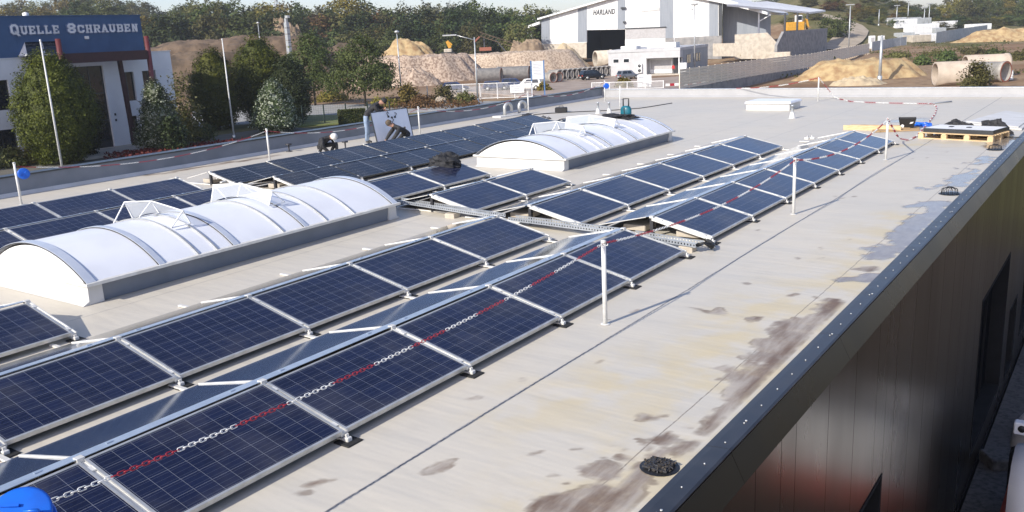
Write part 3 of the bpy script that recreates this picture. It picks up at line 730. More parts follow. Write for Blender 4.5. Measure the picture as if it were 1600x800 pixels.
for px, py, L in ((540,233,'small dark anchor with flat head just right of the crouching worker in the white cap'), (452,237,'small dark roof anchor by the left parapet beyond the crouching worker')):
    m = MB(); m.lathe([(.10,0),(.10,.02),(.025,.03),(.025,.2),(.1,.21),(.1,.25),(0,.25)], 12); tag(m.build('roof_anchor', 'dark_steel', None, gz(px, py, 0)), L, 'roof anchor')
m = MB(); m.tube([gz(790,188,.015), gz(822,180,.015), gz(860,177,.015), gz(905,174.5,.015), gz(930,173.5,.015), gz(960,172,.015), gz(1000,169,.015), gz(1020,166,.015), gz(1035,163.5,.015), gz(1050,161,.015)], .018, 6)
tag(m.build('roof_cable', 'black_plastic'), 'black cable snaking across the far roof behind the second skylight', 'cable')
m = MB()
for (a, b) in (((338,279),(415,272)), ((345,285),(392,268)), ((350,292),(430,283)), ((345,276),(372,268))): m.bar(gz(*a,.16), gz(*b,.12), .05, .03)
tag(m.build('loose_rail', 'alu_white'), 'loose aluminium rails lying at the start of the black panel rows', 'rails')

# the panel two men are setting down, white back towards us
t = thing('held_panel', 'black framed solar panel held upright by the workers, white back facing the camera', 'solar panel', (-19.97, 21.52, .02)); t.rotation_euler = (0, R(-12), 0)
m = MB(); L = .885
for (a,b,c,d) in ((-L,0,L,.022),(-L,1.02,L,1.045),(-L,.022,-L+.024,1.02),(L-.024,.022,L,1.02)): m.box(-.018, a, b, .018, c, d)
m.build('frame', 'cap_dark', t)
MB().box(-.012, -L+.024, .022, .008, L-.024, 1.02).build('backsheet', 'backsheet', t)
m = MB()
for y in (-.10, .05, .2): m.bbox(.008, y-.04, .80-.04*(y>0), .026, y+.04, .86-.04*(y>0), .004)
m.tube([(.02,-.12,.86),(.035,-.16,.95),(.03,-.10,.99),(.02,-.06,.93)], .010, 5); m.tube([(.02,.2,.80),(.04,.26,.86),(.03,.3,.90),(.02,.22,.93)], .010, 5); m.tube([(.02,.05,.8),(.03,.09,.7),(.03,.0,.62),(.02,.06,.56)], .012, 5); m.bbox(.008,.02,.53,.03,.09,.60,.004)
m.build('junction_cables', 'black_plastic', t)

# ------------------------------------------------------------------ people
def person(label, J, mats, cap, face, loc, rz=0):
    """J: joint -> (x,y,z). One skinned surface, materials by nearest bone."""
    RAD = dict(pelvis=.145, waist=.15, chest=.165, neck=.060, chin=.080, crown=.090, sh=.086, el=.066, wr=.042, palm=.034, hip=.092, knee=.062, ank=.042, toe=.036)
    names = ['pelvis','waist','chest','neck','chin','crown']; edges = [('pelvis','waist',0),('waist','chest',0),('chest','neck',0),('neck','chin',2),('chin','crown',2)]
    P = {k: Vector(v) for k, v in J.items()}
    fv = Vector(face).normalized()
    P['nose'] = P['chin'].lerp(P['crown'], .4)+fv*.105; RAD['nose'] = .017; edges.append(('chin','nose',2))
    for sd in 'lr':
        for k in ('sh','el','wr','palm','hip','knee','ank','toe'):
            if k == 'palm': 
                d = (P['wr_'+sd]-P['el_'+sd]).normalized(); P['palm_'+sd] = P['wr_'+sd]+d*.07
        edges += [('chest','sh_'+sd,0),('sh_'+sd,'el_'+sd,0),('el_'+sd,'wr_'+sd,0),('wr_'+sd,'palm_'+sd,2),('pelvis','hip_'+sd,1),('hip_'+sd,'knee_'+sd,1),('knee_'+sd,'ank_'+sd,1),('ank_'+sd,'toe_'+sd,3)]
    vn = list(P); me = bpy.data.meshes.new('person'); me.from_pydata([P[k] for k in vn], [(vn.index(a), vn.index(b)) for a, b, _ in edges], [])
    o = bpy.data.objects.new('person', me); COL.objects.link(o)
    md = o.modifiers.new('skin', 'SKIN'); md.use_smooth_shade = True; md.branch_smoothing = .6
    o.modifiers.new('sub', 'SUBSURF').levels = 2
    for i, k in enumerate(vn):
        r = RAD[k.split('_')[0]]; sv = me.skin_vertices[0].data[i]; sv.radius = (r, r); sv.use_root = k == 'pelvis'
    for q in ('chest', 'pelvis'): me.skin_vertices[0].data[vn.index(q)].radius = (.21 if q == 'chest' else .17, .15)
    bpy.context.view_layer.update()
    ev = bpy.data.meshes.new_from_object(o.evaluated_get(bpy.context.evaluated_depsgraph_get()))
    COL.objects.unlink(o); bpy.data.objects.remove(o)
    m = MB(); m.add([v.co for v in ev.vertices], [tuple(p.vertices) for p in ev.polygons], 0, True)
    for fi, p in enumerate(ev.polygons):
        c = Vector(p.center); best = (9, 0)
        for a, b, mi in edges:
            ab = P[b]-P[a]; tt = max(0, min(1, (c-P[a]).dot(ab)/ab.dot(ab))); d = (c-P[a]-ab*tt).length-(RAD[a.split('_')[0]]*(1-tt)+RAD[b.split('_')[0]]*tt)
            if d < best[0]: best = (d, mi)
        m.mi[fi] = best[1]
    for sd in 'lr':                                        # fingers rooted in the palm
        d = (P['wr_'+sd]-P['el_'+sd]).normalized(); dn = Vector((0,0,-1)); s2 = d.cross(dn)
        s2 = s2.normalized() if s2.length > .1 else Vector((0,1,0)); up = s2.cross(d)
        pb = P['palm_'+sd]
        for k, L in zip((-1.5,-.5,.5,1.5), (.062,.075,.080,.070)):
            b0 = pb+s2*k*.017; m.tube([b0-d*.01, b0+d*L*.5, b0+d*L*.85-up*L*.25, b0+d*L-up*L*.5], [.009,.0085,.008,.006], 6, 2)
        b0 = pb-d*.045+s2*.03; m.tube([b0-s2*.012, b0+s2*.02+d*.02, b0+s2*.025+d*.05-up*.01], [.011,.010,.007], 6, 2)
    o = m.build('person', mats, None, loc); o.rotation_euler.z = rz
    tag(o, label, 'person', 'workers laying the solar panels')
    ax = (P['crown']-P['chin']).normalized(); c = P['crown']; hm = MB(); back = -fv
    hm.lathe([(.0,.098),(.05,.09),(.085,.06),(.102,.01),(.104,-.04),(.100,-.05)], 16, c, 0, True, ax)
    if cap[0] == 'cap':
        s3 = ax.cross(fv).normalized(); ctr = c+fv*.10-ax*.035
        hm.add([ctr-s3*.075, ctr+s3*.075, ctr+s3*.05+fv*.075-ax*.012, ctr-s3*.05+fv*.075-ax*.012]+[q-ax*.008 for q in (ctr-s3*.075, ctr+s3*.075, ctr+s3*.05+fv*.075-ax*.012, ctr-s3*.05+fv*.075-ax*.012)], [(0,1,2,3),(7,6,5,4),(0,4,5,1),(1,5,6,2),(2,6,7,3),(3,7,4,0)])
    hm.build(cap[0], cap[1], o)
    return o
person('worker in black jacket and pale jeans standing bent over the upright panel', dict(
    pelvis=(-.15,-.16,.90), waist=(-.11,-.10,1.02), chest=(-.02,.07,1.19), neck=(.10,.24,1.30), chin=(.16,.31,1.29), crown=(.22,.36,1.36),
    sh_l=(-.14,.22,1.24), sh_r=(.14,-.02,1.21), el_l=(.02,.42,1.10), el_r=(.22,.05,1.02), wr_l=(.19,.36,1.06), wr_r=(.25,.22,1.07),
    hip_l=(-.20,-.08,.86), hip_r=(-.10,-.24,.86), knee_l=(-.18,-.08,.46), knee_r=(-.06,-.26,.46), ank_l=(-.22,-.08,.09), ank_r=(-.12,-.27,.09), toe_l=(-.08,-.04,.04), toe_r=(.02,-.26,.04)),
    ['black_cloth','jeans','skin','black_plastic'], ('cap','black_cloth'), (.75,.35,-.55), (-20.45, 21.02, 0))
person('worker in dark clothes kneeling in front of the white panel back', dict(
    pelvis=(.10,.28,.34), waist=(.06,.17,.43), chest=(-.02,-.02,.52), neck=(-.09,-.17,.60), chin=(-.13,-.22,.63), crown=(-.17,-.27,.70),
    sh_l=(-.16,-.02,.51), sh_r=(.15,-.10,.50), el_l=(-.22,-.22,.32), el_r=(.14,-.30,.30), wr_l=(-.26,-.36,.14), wr_r=(.0,-.42,.10),
    hip_l=(.02,.24,.28), hip_r=(.18,.27,.28), knee_l=(-.12,.0,.07), knee_r=(.22,-.02,.07), ank_l=(.0,.42,.06), ank_r=(.25,.42,.06), toe_l=(.02,.52,.03), toe_r=(.26,.52,.03)),
    ['black_cloth','black_cloth','skin','black_plastic'], ('hair','bark'), (-.75,-.45,-.5), (-19.5, 21.18, 0))
person('worker in black with a white cap crouching behind the black panel row', dict(
    pelvis=(-.18,-.06,.36), waist=(-.12,-.03,.46), chest=(.03,.02,.56), neck=(.17,.05,.58), chin=(.22,.06,.55), crown=(.29,.07,.58),
    sh_l=(.02,.22,.53), sh_r=(.04,-.18,.53), el_l=(.10,.30,.32), el_r=(.12,-.28,.32), wr_l=(.24,.18,.13), wr_r=(.26,-.14,.13),
    hip_l=(-.16,.06,.30), hip_r=(-.16,-.16,.30), knee_l=(.14,.22,.34), knee_r=(.14,-.30,.34), ank_l=(-.06,.20,.08), ank_r=(-.06,-.28,.08), toe_l=(.08,.22,.04), toe_r=(.08,-.30,.04)),
    ['black_cloth','black_cloth','skin','black_plastic'], ('cap','cap_white'), (.55,.05,-.83), (-19.65, 18.15, 0))
# ------------------------------------------------------------------ terrain
def smooth(a, b, x):
    t = max(0.0, min(1.0, (x-a)/(b-a))); return t*t*(3-2*t)
def azpx(x, y):
    a = math.atan2(-x, y)-YAW
    return 800-1373*math.tan(max(-1.2, min(1.2, a)))
_HX = [-900, 0, 250, 420, 600, 850, 1150, 1280, 1450, 1600, 2400]
_HA = [22, 22, 20, 9, 6, 5, 8, 26, 6, 4, 4]
def hgt(x, y):
    r = math.hypot(x, y); p = azpx(x, y) if y > -50 else 0
    A = np.interp(p, _HX, _HA)
    r0 = np.interp(p, [0, 300, 500, 1250, 1330, 1600], [205, 215, 250, 235, 240, 290]); r1 = np.interp(p, [0, 300, 500, 1600], [430, 430, 430, 430])
    h = -5.0+A*smooth(r0, r1, r)
    far = smooth(110, 200, r)
    h += far*.6*noise.fractal(Vector((x*.03, y*.03, 0)), 1, 2, 3)
    if x > -4.5 and y < 70: h -= 2.2*smooth(-4.5, -2.8, x)*(1-smooth(48, 66, y))
    return h
def gterr(px, py, rmin=60):
    d = ray(px, py); t = rmin
    while t < 900:
        P = Vector((0,0,CAM_H))+d*t
        if P.z < hgt(P.x, P.y): return P
        t += 1.5
    return P
xs = sorted(set(list(np.linspace(-900, -260, 26))+list(np.linspace(-250, -30, 75))+[-25,-20,-15,-10,-6,-4.5,-4,-3.5,-2.8,-1,1,4,8,14,22,32,45,60,90,130,200,300,450]))
ysg = sorted(set(list(np.linspace(-300, -20, 10))+list(np.linspace(-10, 330, 110))+list(np.linspace(345, 620, 40))+[680,760,850,1000,1200]))
m = MB(); nx = len(xs); soil = []
vs = []
for y in ysg:
    for x in xs:
        vs.append((x, y, hgt(x, y))); p = azpx(x, y); r = math.hypot(x, y)
        a = 0.0
        if 215 < p < 1260: a = smooth(105, 135, r)*(1-smooth(300, 360, r))
        elif p >= 1260: a = .8*smooth(70, 110, r)*(1-smooth(230, 330, r))
        soil.append(a)
fs = [(j*nx+i, j*nx+i+1, (j+1)*nx+i+1, (j+1)*nx+i) for j in range(len(ysg)-1) for i in range(nx-1)]
s = NT('terrain'); wp = s.coord('World')
gr = s.mix(s.ramp(s.noise(wp, .09, 6), .35, .65), (.115,.11,.042), (.17,.145,.07))
gr = s.mix(s.ramp(s.noise(wp, .5, 6), .5, .75), gr, (.075,.085,.028))
so = s.mix(s.ramp(s.noise(wp, .07, 6), .38, .62), (.23,.138,.078), (.32,.225,.14))
so = s.mix(s.ramp(s.noise(wp, .8, 7), .45, .75), so, (.15,.10,.06))
k = s.ramp(s.math('ADD', s.attr('soil'), s.math('MULTIPLY', s.math('SUBTRACT', s.noise(wp, .12, 6), .5), 1.3)), .35, .6)
s.p(base=s.mix(k, gr, so), rough=.95, spec=.1); s.bump(s.noise(wp, 1.2, 6), .6, .25); MATS['terrain'] = s.m
m.add(vs, fs, 0, True); g = m.build('ground', 'terrain'); g.data.attributes.new('soil', 'FLOAT', 'POINT').data.foreach_set('value', soil)
tag(g, 'uneven ground of dry grass and brown soil rising to hills', 'ground', None, 'structure')
mat('asphalt', (.33,.32,.30), (.27,.265,.25), .6, .85, bump=.2, coord='World'); mat('gravel_pale', (.50,.40,.30), (.28,.205,.15), 2.6, .95, coord='World', bump=.9, bscale=2.4, lo=.42, hi=.62, detail=10); mat('paving', (.36,.29,.23), (.28,.215,.17), .35, .85, coord='World'); mat('lawn', (.13,.16,.04), (.20,.20,.075), .5, .9, coord='World')
mat('paving_grey', (.13,.12,.10), (.085,.085,.06), .5, .85, coord='World'); mat('gravel_track', (.42,.35,.26), (.33,.27,.2), .3, .9, coord='World'); mat('rubble', (.085,.08,.075), (.022,.02,.02), 9, .9, coord='World', bump=1.0, bscale=14, lo=.38, hi=.8, detail=12)
mat('earth', (.13,.09,.058), (.065,.047,.032), .5, .95, coord='World', bump=.8, bscale=.9, detail=8)
mat('earth_tan', (.15,.103,.066), (.07,.048,.032), .5, .95, coord='World', bump=.8, bscale=.9, detail=8)
mat('earth_light', (.31,.23,.15), (.19,.135,.088), .7, .95, coord='World', bump=.8, bscale=.9, detail=8)
def slab(name, pts, mt, z, label, cat, th=.15):
    m = MB(); m.prism([(p[0], p[1], z-th) for p in pts], (0,0,th)); return tag(m.build(name, mt), label, cat, None, 'structure')
slab('street', [gz(300,200), gz(440,191), gz(600,180), gz(790,166), gz(790,158), gz(600,163), gz(470,164.5), gz(380,168), gz(300,173)], 'asphalt', -4.95, 'grey street passing behind the left roof parapet', 'street')
slab('lawn', [gz(440,200), gz(590,190), gz(590,180.2), gz(440,181.5)], 'lawn', -4.90, 'strip of lawn between the mesh fence and the street', 'lawn')
slab('yard', [gz(842,153), gz(1120,150), gz(1112,131), gz(1112,104), gz(940,113), gz(860,126), gz(790,131), gz(690,141)], 'paving', -4.9, 'reddish tan paved yard where the two cars are parked', 'yard')
slab('reflection_ground', [(1.6,-10), (40,-10), (40,46), (1.6,46)], 'earth_tan', -6.3, 'unseen tan ground added beside the bronze wall for its reflection', 'yard')  # unseen slab added so the bronze wall reflects a bright patch
slab('forecourt', [(-74.4,15), (-23.2,15), (-23.2,60), (-74.4,62)], 'paving_grey', -4.93, 'grey paved forecourt in front of the blue and white building', 'forecourt')
m = MB(); NX, NY = 9, 74; rv = []
for j in range(NY+1):
    for i in range(NX+1):
        x, y = -2.15+i*.42, 1+j*.55; q = max(0, noise.fractal(Vector((x*.9, y*.9, 3)), .8, 2, 5))*.28+.06*noise.noise(Vector((x*5,y*5,1))); rv.append((x, y, -6.62+q*min(1, max(0,(x+2.0)*1.2))))
m.add(rv, [(j*(NX+1)+i, j*(NX+1)+i+1, (j+1)*(NX+1)+i+1, (j+1)*(NX+1)+i) for j in range(NY) for i in range(NX)], 0, False); tag(m.build('rubble_ground', 'rubble'), 'dark rubble strewn earth along the foot of the bronze wall', 'rubble', None, 'structure')
# hill road draped on the slope
cl = [gterr(x, y, 120) for x, y in ((1298,80),(1318,70),(1330,58),(1335,47),(1326,38),(1312,33),(1295,30),(1282,28.5))]
m = MB(); vs = []
pts = []
for a, b in zip(cl[:-1], cl[1:]):
    for k in range(6): pts.append(a.lerp(b, k/6))
for i, p in enumerate(pts):
    d = (pts[min(i+1, len(pts)-1)]-pts[max(i-1,0)]); d.z = 0; d.normalize(); sd = Vector((-d.y, d.x, 0))
    for k in (-1,-.35,.35,1):
        q = p+sd*4.2*k; vs.append((q.x, q.y, hgt(q.x, q.y)+.5))
m.add(vs, [(i*4+k, i*4+k+1, (i+1)*4+k+1, (i+1)*4+k) for i in range(len(pts)-1) for k in range(3)], 0, True)
tag(m.build('hill_road', 'gravel_track'), 'pale gravel road curving up the wooded hill', 'road', None, 'structure')

# ------------------------------------------------------------------ foliage
def leafmat(name, a, b, hi=None):
    s = NT(name); t = s.attr('tint'); oi = s.new('ShaderNodeObjectInfo')
    c = s.mix(t, a, b)
    if hi: c = s.mix(s.ramp(t, .66, .74), c, hi)
    hs = s.new('ShaderNodeHueSaturation'); s.l.new(c, hs.inputs['Color'])
    s.set(hs.inputs['Hue'], s.math('MULTIPLY_ADD', oi.outputs['Random'], .035, .482)); s.set(hs.inputs['Value'], s.math('MULTIPLY_ADD', oi.outputs['Random'], .5, .75)); hs.inputs['Saturation'].default_value = 1.0
    s.p(base=hs.outputs[0], rough=.6, spec=.25)
    tr = s.new('ShaderNodeBsdfTranslucent'); s.l.new(hs.outputs[0], tr.inputs[0])
    mx = s.new('ShaderNodeMixShader'); mx.inputs[0].default_value = .22; s.l.new(s.b.outputs[0], mx.inputs[1]); s.l.new(tr.outputs[0], mx.inputs[2]); s.l.new(mx.outputs[0], s.out.inputs[0])
    MATS[name] = s.m
leafmat('leaf_beech', (.024,.036,.006), (.125,.135,.016)); leafmat('leaf_green', (.050,.074,.018), (.105,.125,.033)); leafmat('leaf_dark', (.026,.042,.014), (.055,.072,.02))
leafmat('leaf_yellow', (.15,.13,.025), (.23,.185,.035)); leafmat('leaf_olive', (.085,.088,.025), (.135,.125,.038)); leafmat('leaf_rust', (.11,.055,.025), (.15,.085,.035)); leafmat('leaf_grey', (.13,.135,.085), (.18,.175,.12))
leafmat('leaf_variegated', (.045,.065,.022), (.085,.105,.04), (.34,.36,.27)); leafmat('leaf_red', (.12,.02,.02), (.16,.04,.02))
NPR = np.random.default_rng(11)
def crown_mesh(name, n, H, W, prof, K, cr, leaf, mt, z0=0.0, hole=0.0, inner=.35, flat=1.0):
    dense = inner > .5
    t = NPR.random(K*6); w = np.array([prof(x) for x in t]); keep = NPR.random(K*6) < w/w.max(); t = t[keep][:K]; w = w[keep][:K]; K = len(t)
    a = NPR.random(K)*2*np.pi; q = np.sqrt(inner+(1-inner)*NPR.random(K)); lump = 1+(.05 if inner > .5 else .22)*np.sin(a*3+t*9)+(.05 if inner > .5 else .12)*np.sin(a*5-t*14)
    C = np.stack([np.cos(a)*q*w*lump*W/2, np.sin(a)*q*w*lump*W/2, z0+t*H], 1)
    ct = NPR.random(K)
    idx = NPR.integers(0, K, n); P = C[idx]+NPR.normal(0, 1, (n,3))*cr*np.array([1,1,.75])*flat**np.array([0,0,1])
    out = P-np.array([0,0,z0+H*.42]); out /= np.linalg.norm(out, axis=1, keepdims=True)+1e-6
    N = out*(1.3 if dense else .8)+NPR.normal(0, 1, (n,3))*(.62 if dense else .6)+np.array([0,0,.35]); N /= np.linalg.norm(N, axis=1, keepdims=True)
    T = np.cross(N, NPR.normal(0,1,(n,3))); T /= np.linalg.norm(T, axis=1, keepdims=True)+1e-6; B = np.cross(N, T)
    sz = leaf*(.55+.75*NPR.random((n,1)))
    v = np.concatenate([P-T*sz*.5, P+B*sz*.32+N*sz*.06, P+T*sz*.5, P-B*sz*.32+N*sz*.06], 1).reshape(-1,3)
    if dense:                                     # closed hull added inside a dense crown to block light
        cv, cf = [], []
        for j in range(13):
            tt = .04+.9*j/12; rr = prof(tt)*W/2*.80
            cv += [(rr*math.cos(2*math.pi*i/16), rr*math.sin(2*math.pi*i/16), z0+tt*H) for i in range(16)]
        cf = [(j*16+i, j*16+(i+1)%16, (j+1)*16+(i+1)%16, (j+1)*16+i) for j in range(12) for i in range(16)]
        q4 = np.array([[cv[k] for k in f] for f in cf], dtype=float).reshape(-1,3); v = np.concatenate([v, q4]); idx = np.concatenate([idx, np.zeros(len(cf), int)]); n += len(cf)
    me = bpy.data.meshes.new(name); me.vertices.add(4*n); me.vertices.foreach_set('co', v.ravel()); me.loops.add(4*n); me.loops.foreach_set('vertex_index', np.arange(4*n, dtype=np.int32))
    me.polygons.add(n); me.polygons.foreach_set('loop_start', np.arange(0, 4*n, 4, dtype=np.int32)); me.update(calc_edges=True)
    at = me.attributes.new('tint', 'FLOAT', 'FACE'); at.data.foreach_set('value', np.clip(NPR.random(n) if mt == 'leaf_variegated' else ct[idx]*.6+NPR.random(n)*.4, 0, 1).astype(np.float32))
    me.materials.append(MATS[mt]); return me
def trunk_mb(H, r, lim=5, seed=1, spread=1.0):
    q = random.Random(seed); m = MB(); m.tube([(0,0,-.3),(q.uniform(-.05,.05)*H*.2,0,H*.35),(0,q.uniform(-.04,.04)*H*.3,H*.8)], [r*1.15,r*.8,r*.3], 8)
    for k in range(lim):
        a = q.uniform(0,6.3); z = H*q.uniform(.25,.6); L = H*q.uniform(.25,.42)*spread
        m.tube([(0,0,z),(math.cos(a)*L*.5,math.sin(a)*L*.5,z+L*.4),(math.cos(a)*L,math.sin(a)*L,z+L*.75)], [r*.45,r*.28,r*.1], 6)
    return m
def tree(name, label, cat, loc, me, H, r=.15, lim=5, group=None, rz=0.0):
    t = thing(name, label, cat, loc, rz, group); trunk_mb(H, r, lim, int(abs(loc[0])*7)+3).build('trunk', 'bark', t); link('crown', me, t); return t
egg = lambda t: max(.02, math.sin(math.pi*min(1, t*.87+.11))**.8)
round_ = lambda t: max(.02, math.sqrt(max(0, 1-(2*t-1)**2)))
cone = lambda t: max(.03, min(1, t*5+.35)*(1-t)**.62)
loose = lambda t: max(.05, math.sqrt(max(0, 1-(2*t-1)**2))*(.8+.35*math.sin(t*13)))
def gp(px, py, z=-5.0): return gz(px, py, z)
# big clipped beech and its kin, variegated shrubs, two street trees
def at_base(px, ptop, D):            # foot on the ground below, height from the tip
    P = atd(px, 200, D); q = atd(px, ptop, D); return Vector((P.x, P.y, -5.0)), q.z+5.0
def near_tree(name, label, cat, px, ptop, wpx, D, prof, mt, n, K, cr, leaf, z0=.15, group=None, lim=5, inner=.35):
    b, H = at_base(px, ptop, D); W = wpx*D/1373
    # keep the foot straight below the tip
    b = Vector((*(atd(px+ (240-ptop)*.0, ptop, D).xy), -5.0)); H = atd(px, ptop, D).z+5.0
    me = crown_mesh(name+'_crown', n, H-z0, W, prof, K, cr, leaf, mt, z0, inner=inner)
    return tree(name, label, cat, b, me, H*.9, .16, lim, group)
near_tree('beech_tree', 'large egg shaped clipped tree with olive leaves in front of the blue and white building', 'tree', 68, 76, 122, 68, egg, 'leaf_beech', 30000, 900, .22, .17, inner=.72)
near_tree('beech_tree', 'dark green rounded tree squeezed between the egg shaped tree and glazed entrance', 'tree', 112, 122, 62, 72, egg, 'leaf_dark', 12000, 400, .22, .18, inner=.7)
near_tree('variegated_shrub', 'conical bush with white edged leaves in front of the right end of the white building', 'shrub', 238, 123, 86, 74, cone, 'leaf_variegated', 13000, 700, .14, .19, inner=.6)
near_tree('beech_tree', 'olive clipped tree right behind the second flagpole', 'tree', 327, 75, 80, 92, egg, 'leaf_beech', 18000, 560, .25, .21, inner=.7)
near_tree('beech_tree', 'tallest olive clipped tree in the cluster right of the second flagpole', 'tree', 398, 54, 90, 97, egg, 'leaf_beech', 20000, 620, .25, .21, inner=.7)
near_tree('beech_tree', 'shaded dark clipped tree at the right end of the cluster', 'tree', 448, 88, 64, 95, egg, 'leaf_dark', 14000, 420, .25, .21, inner=.7)  # its shade is put into the darker leaf colour
near_tree('variegated_shrub', 'conical bush with white edged leaves below the clipped tree cluster', 'shrub', 424, 122, 88, 86, cone, 'leaf_variegated', 13000, 700, .15, .2, inner=.6)
near_tree('street_tree', 'loose green tree behind the street, left of the bushier one', 'tree', 482, 56, 92, 122, loose, 'leaf_green', 9000, 120, .5, .32, 2.2)
near_tree('street_tree', 'broad loose green tree behind the standing worker', 'tree', 562, 60, 122, 116, lambda t: max(.05, (1-t)**.55*min(1, t*7+.4)), 'leaf_green', 11000, 150, .5, .32, 2.0)
for px, py, w, h, mt, L in ((695,162,36,2.2,'leaf_olive','olive bush beside the boulders in front of the white gate'), (640,165,26,2.6,'leaf_yellow','yellowish bush right of the thin lamp post'), (660,168,40,1.3,'leaf_rust','dry brownish bush left of the boulders'), (600,168,40,1.2,'leaf_yellow','low yellow bush behind the white backed panel'),
    (728,164,26,1.4,'leaf_olive','low bush between the boulders and the lamp with an arm'), (50,256,60,1.6,'leaf_yellow','low yellow green bush at the foot of the first flagpole'), (20,262,50,1.4,'leaf_olive','low straggly bush at the left edge by the parapet'), (292,228,36,6.5,'leaf_olive','tall olive bush in front of the rough brown bank'),(273,240,30,3.2,'leaf_dark','dark bush between the white building and the tree cluster'),
    (310,222,50,1.8,'leaf_green','low green bush below the tree cluster left of its flagpole'), (520,158,60,1.3,'leaf_yellow','low yellow undergrowth bush beneath the left street tree'), (460,162,44,1.6,'leaf_yellow','yellow bush beyond the street behind the clipped trees'), (895,98,30,6.5,'leaf_yellow','yellow green tree growing beside the hall in front of the pale heap'),
    (850,142,16,1.0,'leaf_yellow','small dry plant beside the billboard post'), (975,137,22,1.2,'leaf_yellow','pale dry plant in front of the parked hatchback'), (1140,128,60,1.0,'leaf_green','green growth along the foot of the plank fence'), (1525,137,34,3.0,'leaf_olive','bush in front of the big concrete pipes'),
    (1480,96,30,1.8,'leaf_green','green bush on the field above the big pipes'), (1440,102,26,1.5,'leaf_green','green bush right of the yellow sand heap'), (1555,90,30,1.4,'leaf_green','green bush on the right field by the reddish bare patch'), (1590,95,24,1.4,'leaf_olive','olive bush at the right edge of the field'), (1400,90,34,.9,'leaf_olive','low olive bush behind the yellow sand heap'), (1290,100,24,1.5,'leaf_green','small bush at the far foot of the plank fence'), (1520,84,36,.9,'leaf_olive','low olive bush on the field below the far yellow sand'), (1460,88,30,.8,'leaf_olive','low olive bush in the middle of the field')):
    P = gz(px, py) if py > 126 else gterr(px, py); D = (P-Vector((0,0,CAM_H))).dot(C_F); W = w*D/1373
    me = crown_mesh('bush_crown', 1400 if h < 2.5 else 2600, h, W, lambda t: max(.1, math.sqrt(max(0,1-t*t))), 46, .16*h**.5+W*.04, .10+.0021*D, mt, 0, inner=.1)
    tree('bush', L, 'bush', P, me, h*.7, .05, 3)
m = crown_mesh('hedge', 5000, 1.7, 1.0, lambda t: 1, 5, .1, .2, 'leaf_green')
hb = MB(); hb.bbox(-1.3, -.55, 0, 1.3, .55, 1.45, .12); hedge = thing('hedge', 'clipped box shaped green hedge left of the standing worker', 'hedge', gz(551,194), R(52)); hb.build('hedge_body', 'leaf_dark', hedge)
n = 4200; v = NPR.random((n,3))*np.array([2.7,1.2,1.5])-np.array([1.35,.6,0]); ax = NPR.integers(0,3,n); sg = NPR.integers(0,2,n)
for i in range(n):
    if ax[i] == 2: v[i,2] = 1.5
    else: v[i,ax[i]] = (1.34,.59)[ax[i]]*(1 if sg[i] else -1)
me = crown_mesh('leaves', n, 1, 1, lambda t: 1, 20, .1, .2, 'leaf_green'); co = np.empty(12*n); me.vertices.foreach_get('co', co); co = co.reshape(n,4,3); co += (v-co.mean(1))[:,None,:]+NPR.normal(0,.03,(n,1,3)); me.vertices.foreach_set('co', co.ravel()); link('leaves', me, hedge)

gc = []
for k in range(3600):
    u = rnd.random(); a = gz(190, 249).lerp(gz(400, 226), u)+Vector((rnd.uniform(-2.2,2.2), rnd.uniform(-1,1), 0)); gc.append((a.x, a.y, rnd.uniform(.05,.55)))
me = crown_mesh('groundcover', 3600, 1, 1, lambda t: 1, 20, .1, .26, 'leaf_red'); co = np.empty(12*3600); me.vertices.foreach_get('co', co); co = co.reshape(3600,4,3); co += (np.array(gc)-np.array((0,0,5.0))*np.array((0,0,1))-co.mean(1))[:,None,:]; me.vertices.foreach_set('co', co.ravel())
tag(link('red_groundcover', me), 'dark red groundcover plants between the forecourt and the left parapet', 'groundcover', None, 'stuff')
# wood on the horizon: every tree its own copy
VAR = {}
def variant(key, mt, prof, n=2600, K=75):
    if key not in VAR:
        me = crown_mesh(key, n, 10, 8.6, prof, K, .60, .62, mt, 1.2, inner=.25)
        t = thing('broadleaf_tree', 'x', 'tree'); trunk_mb(9, .2, 4, 5).build('trunk', 'bark', t); link('crown', me, t); VAR[key] = [t, 0]
    return VAR[key]
KIND = {'green': ('leaf_green', loose), 'olive': ('leaf_olive', round_), 'dark': ('leaf_dark', loose), 'yellow': ('leaf_yellow', round_), 'rust': ('leaf_rust', loose), 'grey': ('leaf_grey', loose), 'tall': ('leaf_green', lambda t: max(.05, math.sin(math.pi*t**.8)**.8*.7))}
for k, (mt, pf) in KIND.items(): variant(k+'a', mt, pf); variant(k+'b', mt, pf)
WORD = {'green': 'green', 'olive': 'olive', 'dark': 'dark green', 'yellow': 'yellowing', 'rust': 'rust brown', 'grey': 'pale grey green', 'tall': 'tall narrow green'}
def wood(px0, px1, step, D, tops, mix, where, lift=0, jit=6, wide=1.0):
    px = px0
    while px < px1:
        x = px+rnd.uniform(-.5,.5)*step; d = D*rnd.uniform(.95,1.06); top = np.interp(x, *zip(*tops))+rnd.uniform(-jit, jit)
        P = atd(x, 40, d); base = hgt(P.x, P.y); H = max(3.0, atd(x, top, d).z-base); W = max(H*rnd.uniform(.62,.9), step*1.7*d/1373)*wide
        kd = rnd.choice(mix); v = variant(kd+rnd.choice('ab'), None, None)
        o = v[0] if not v[1] else dup(v[0]); v[1] = 1
        o.location = (P.x, P.y, base-.3); o.scale = (W/8.6, W/8.6, H/11.2); o.rotation_euler.z = rnd.uniform(0, 6.28)
        tag(o, f'{WORD[kd]} tree in the wood {where}', 'tree', f'{WORD[kd]} trees in the wood {where}')
        px += step
MX = ['green','green','olive','dark','olive','green','tall','yellow']
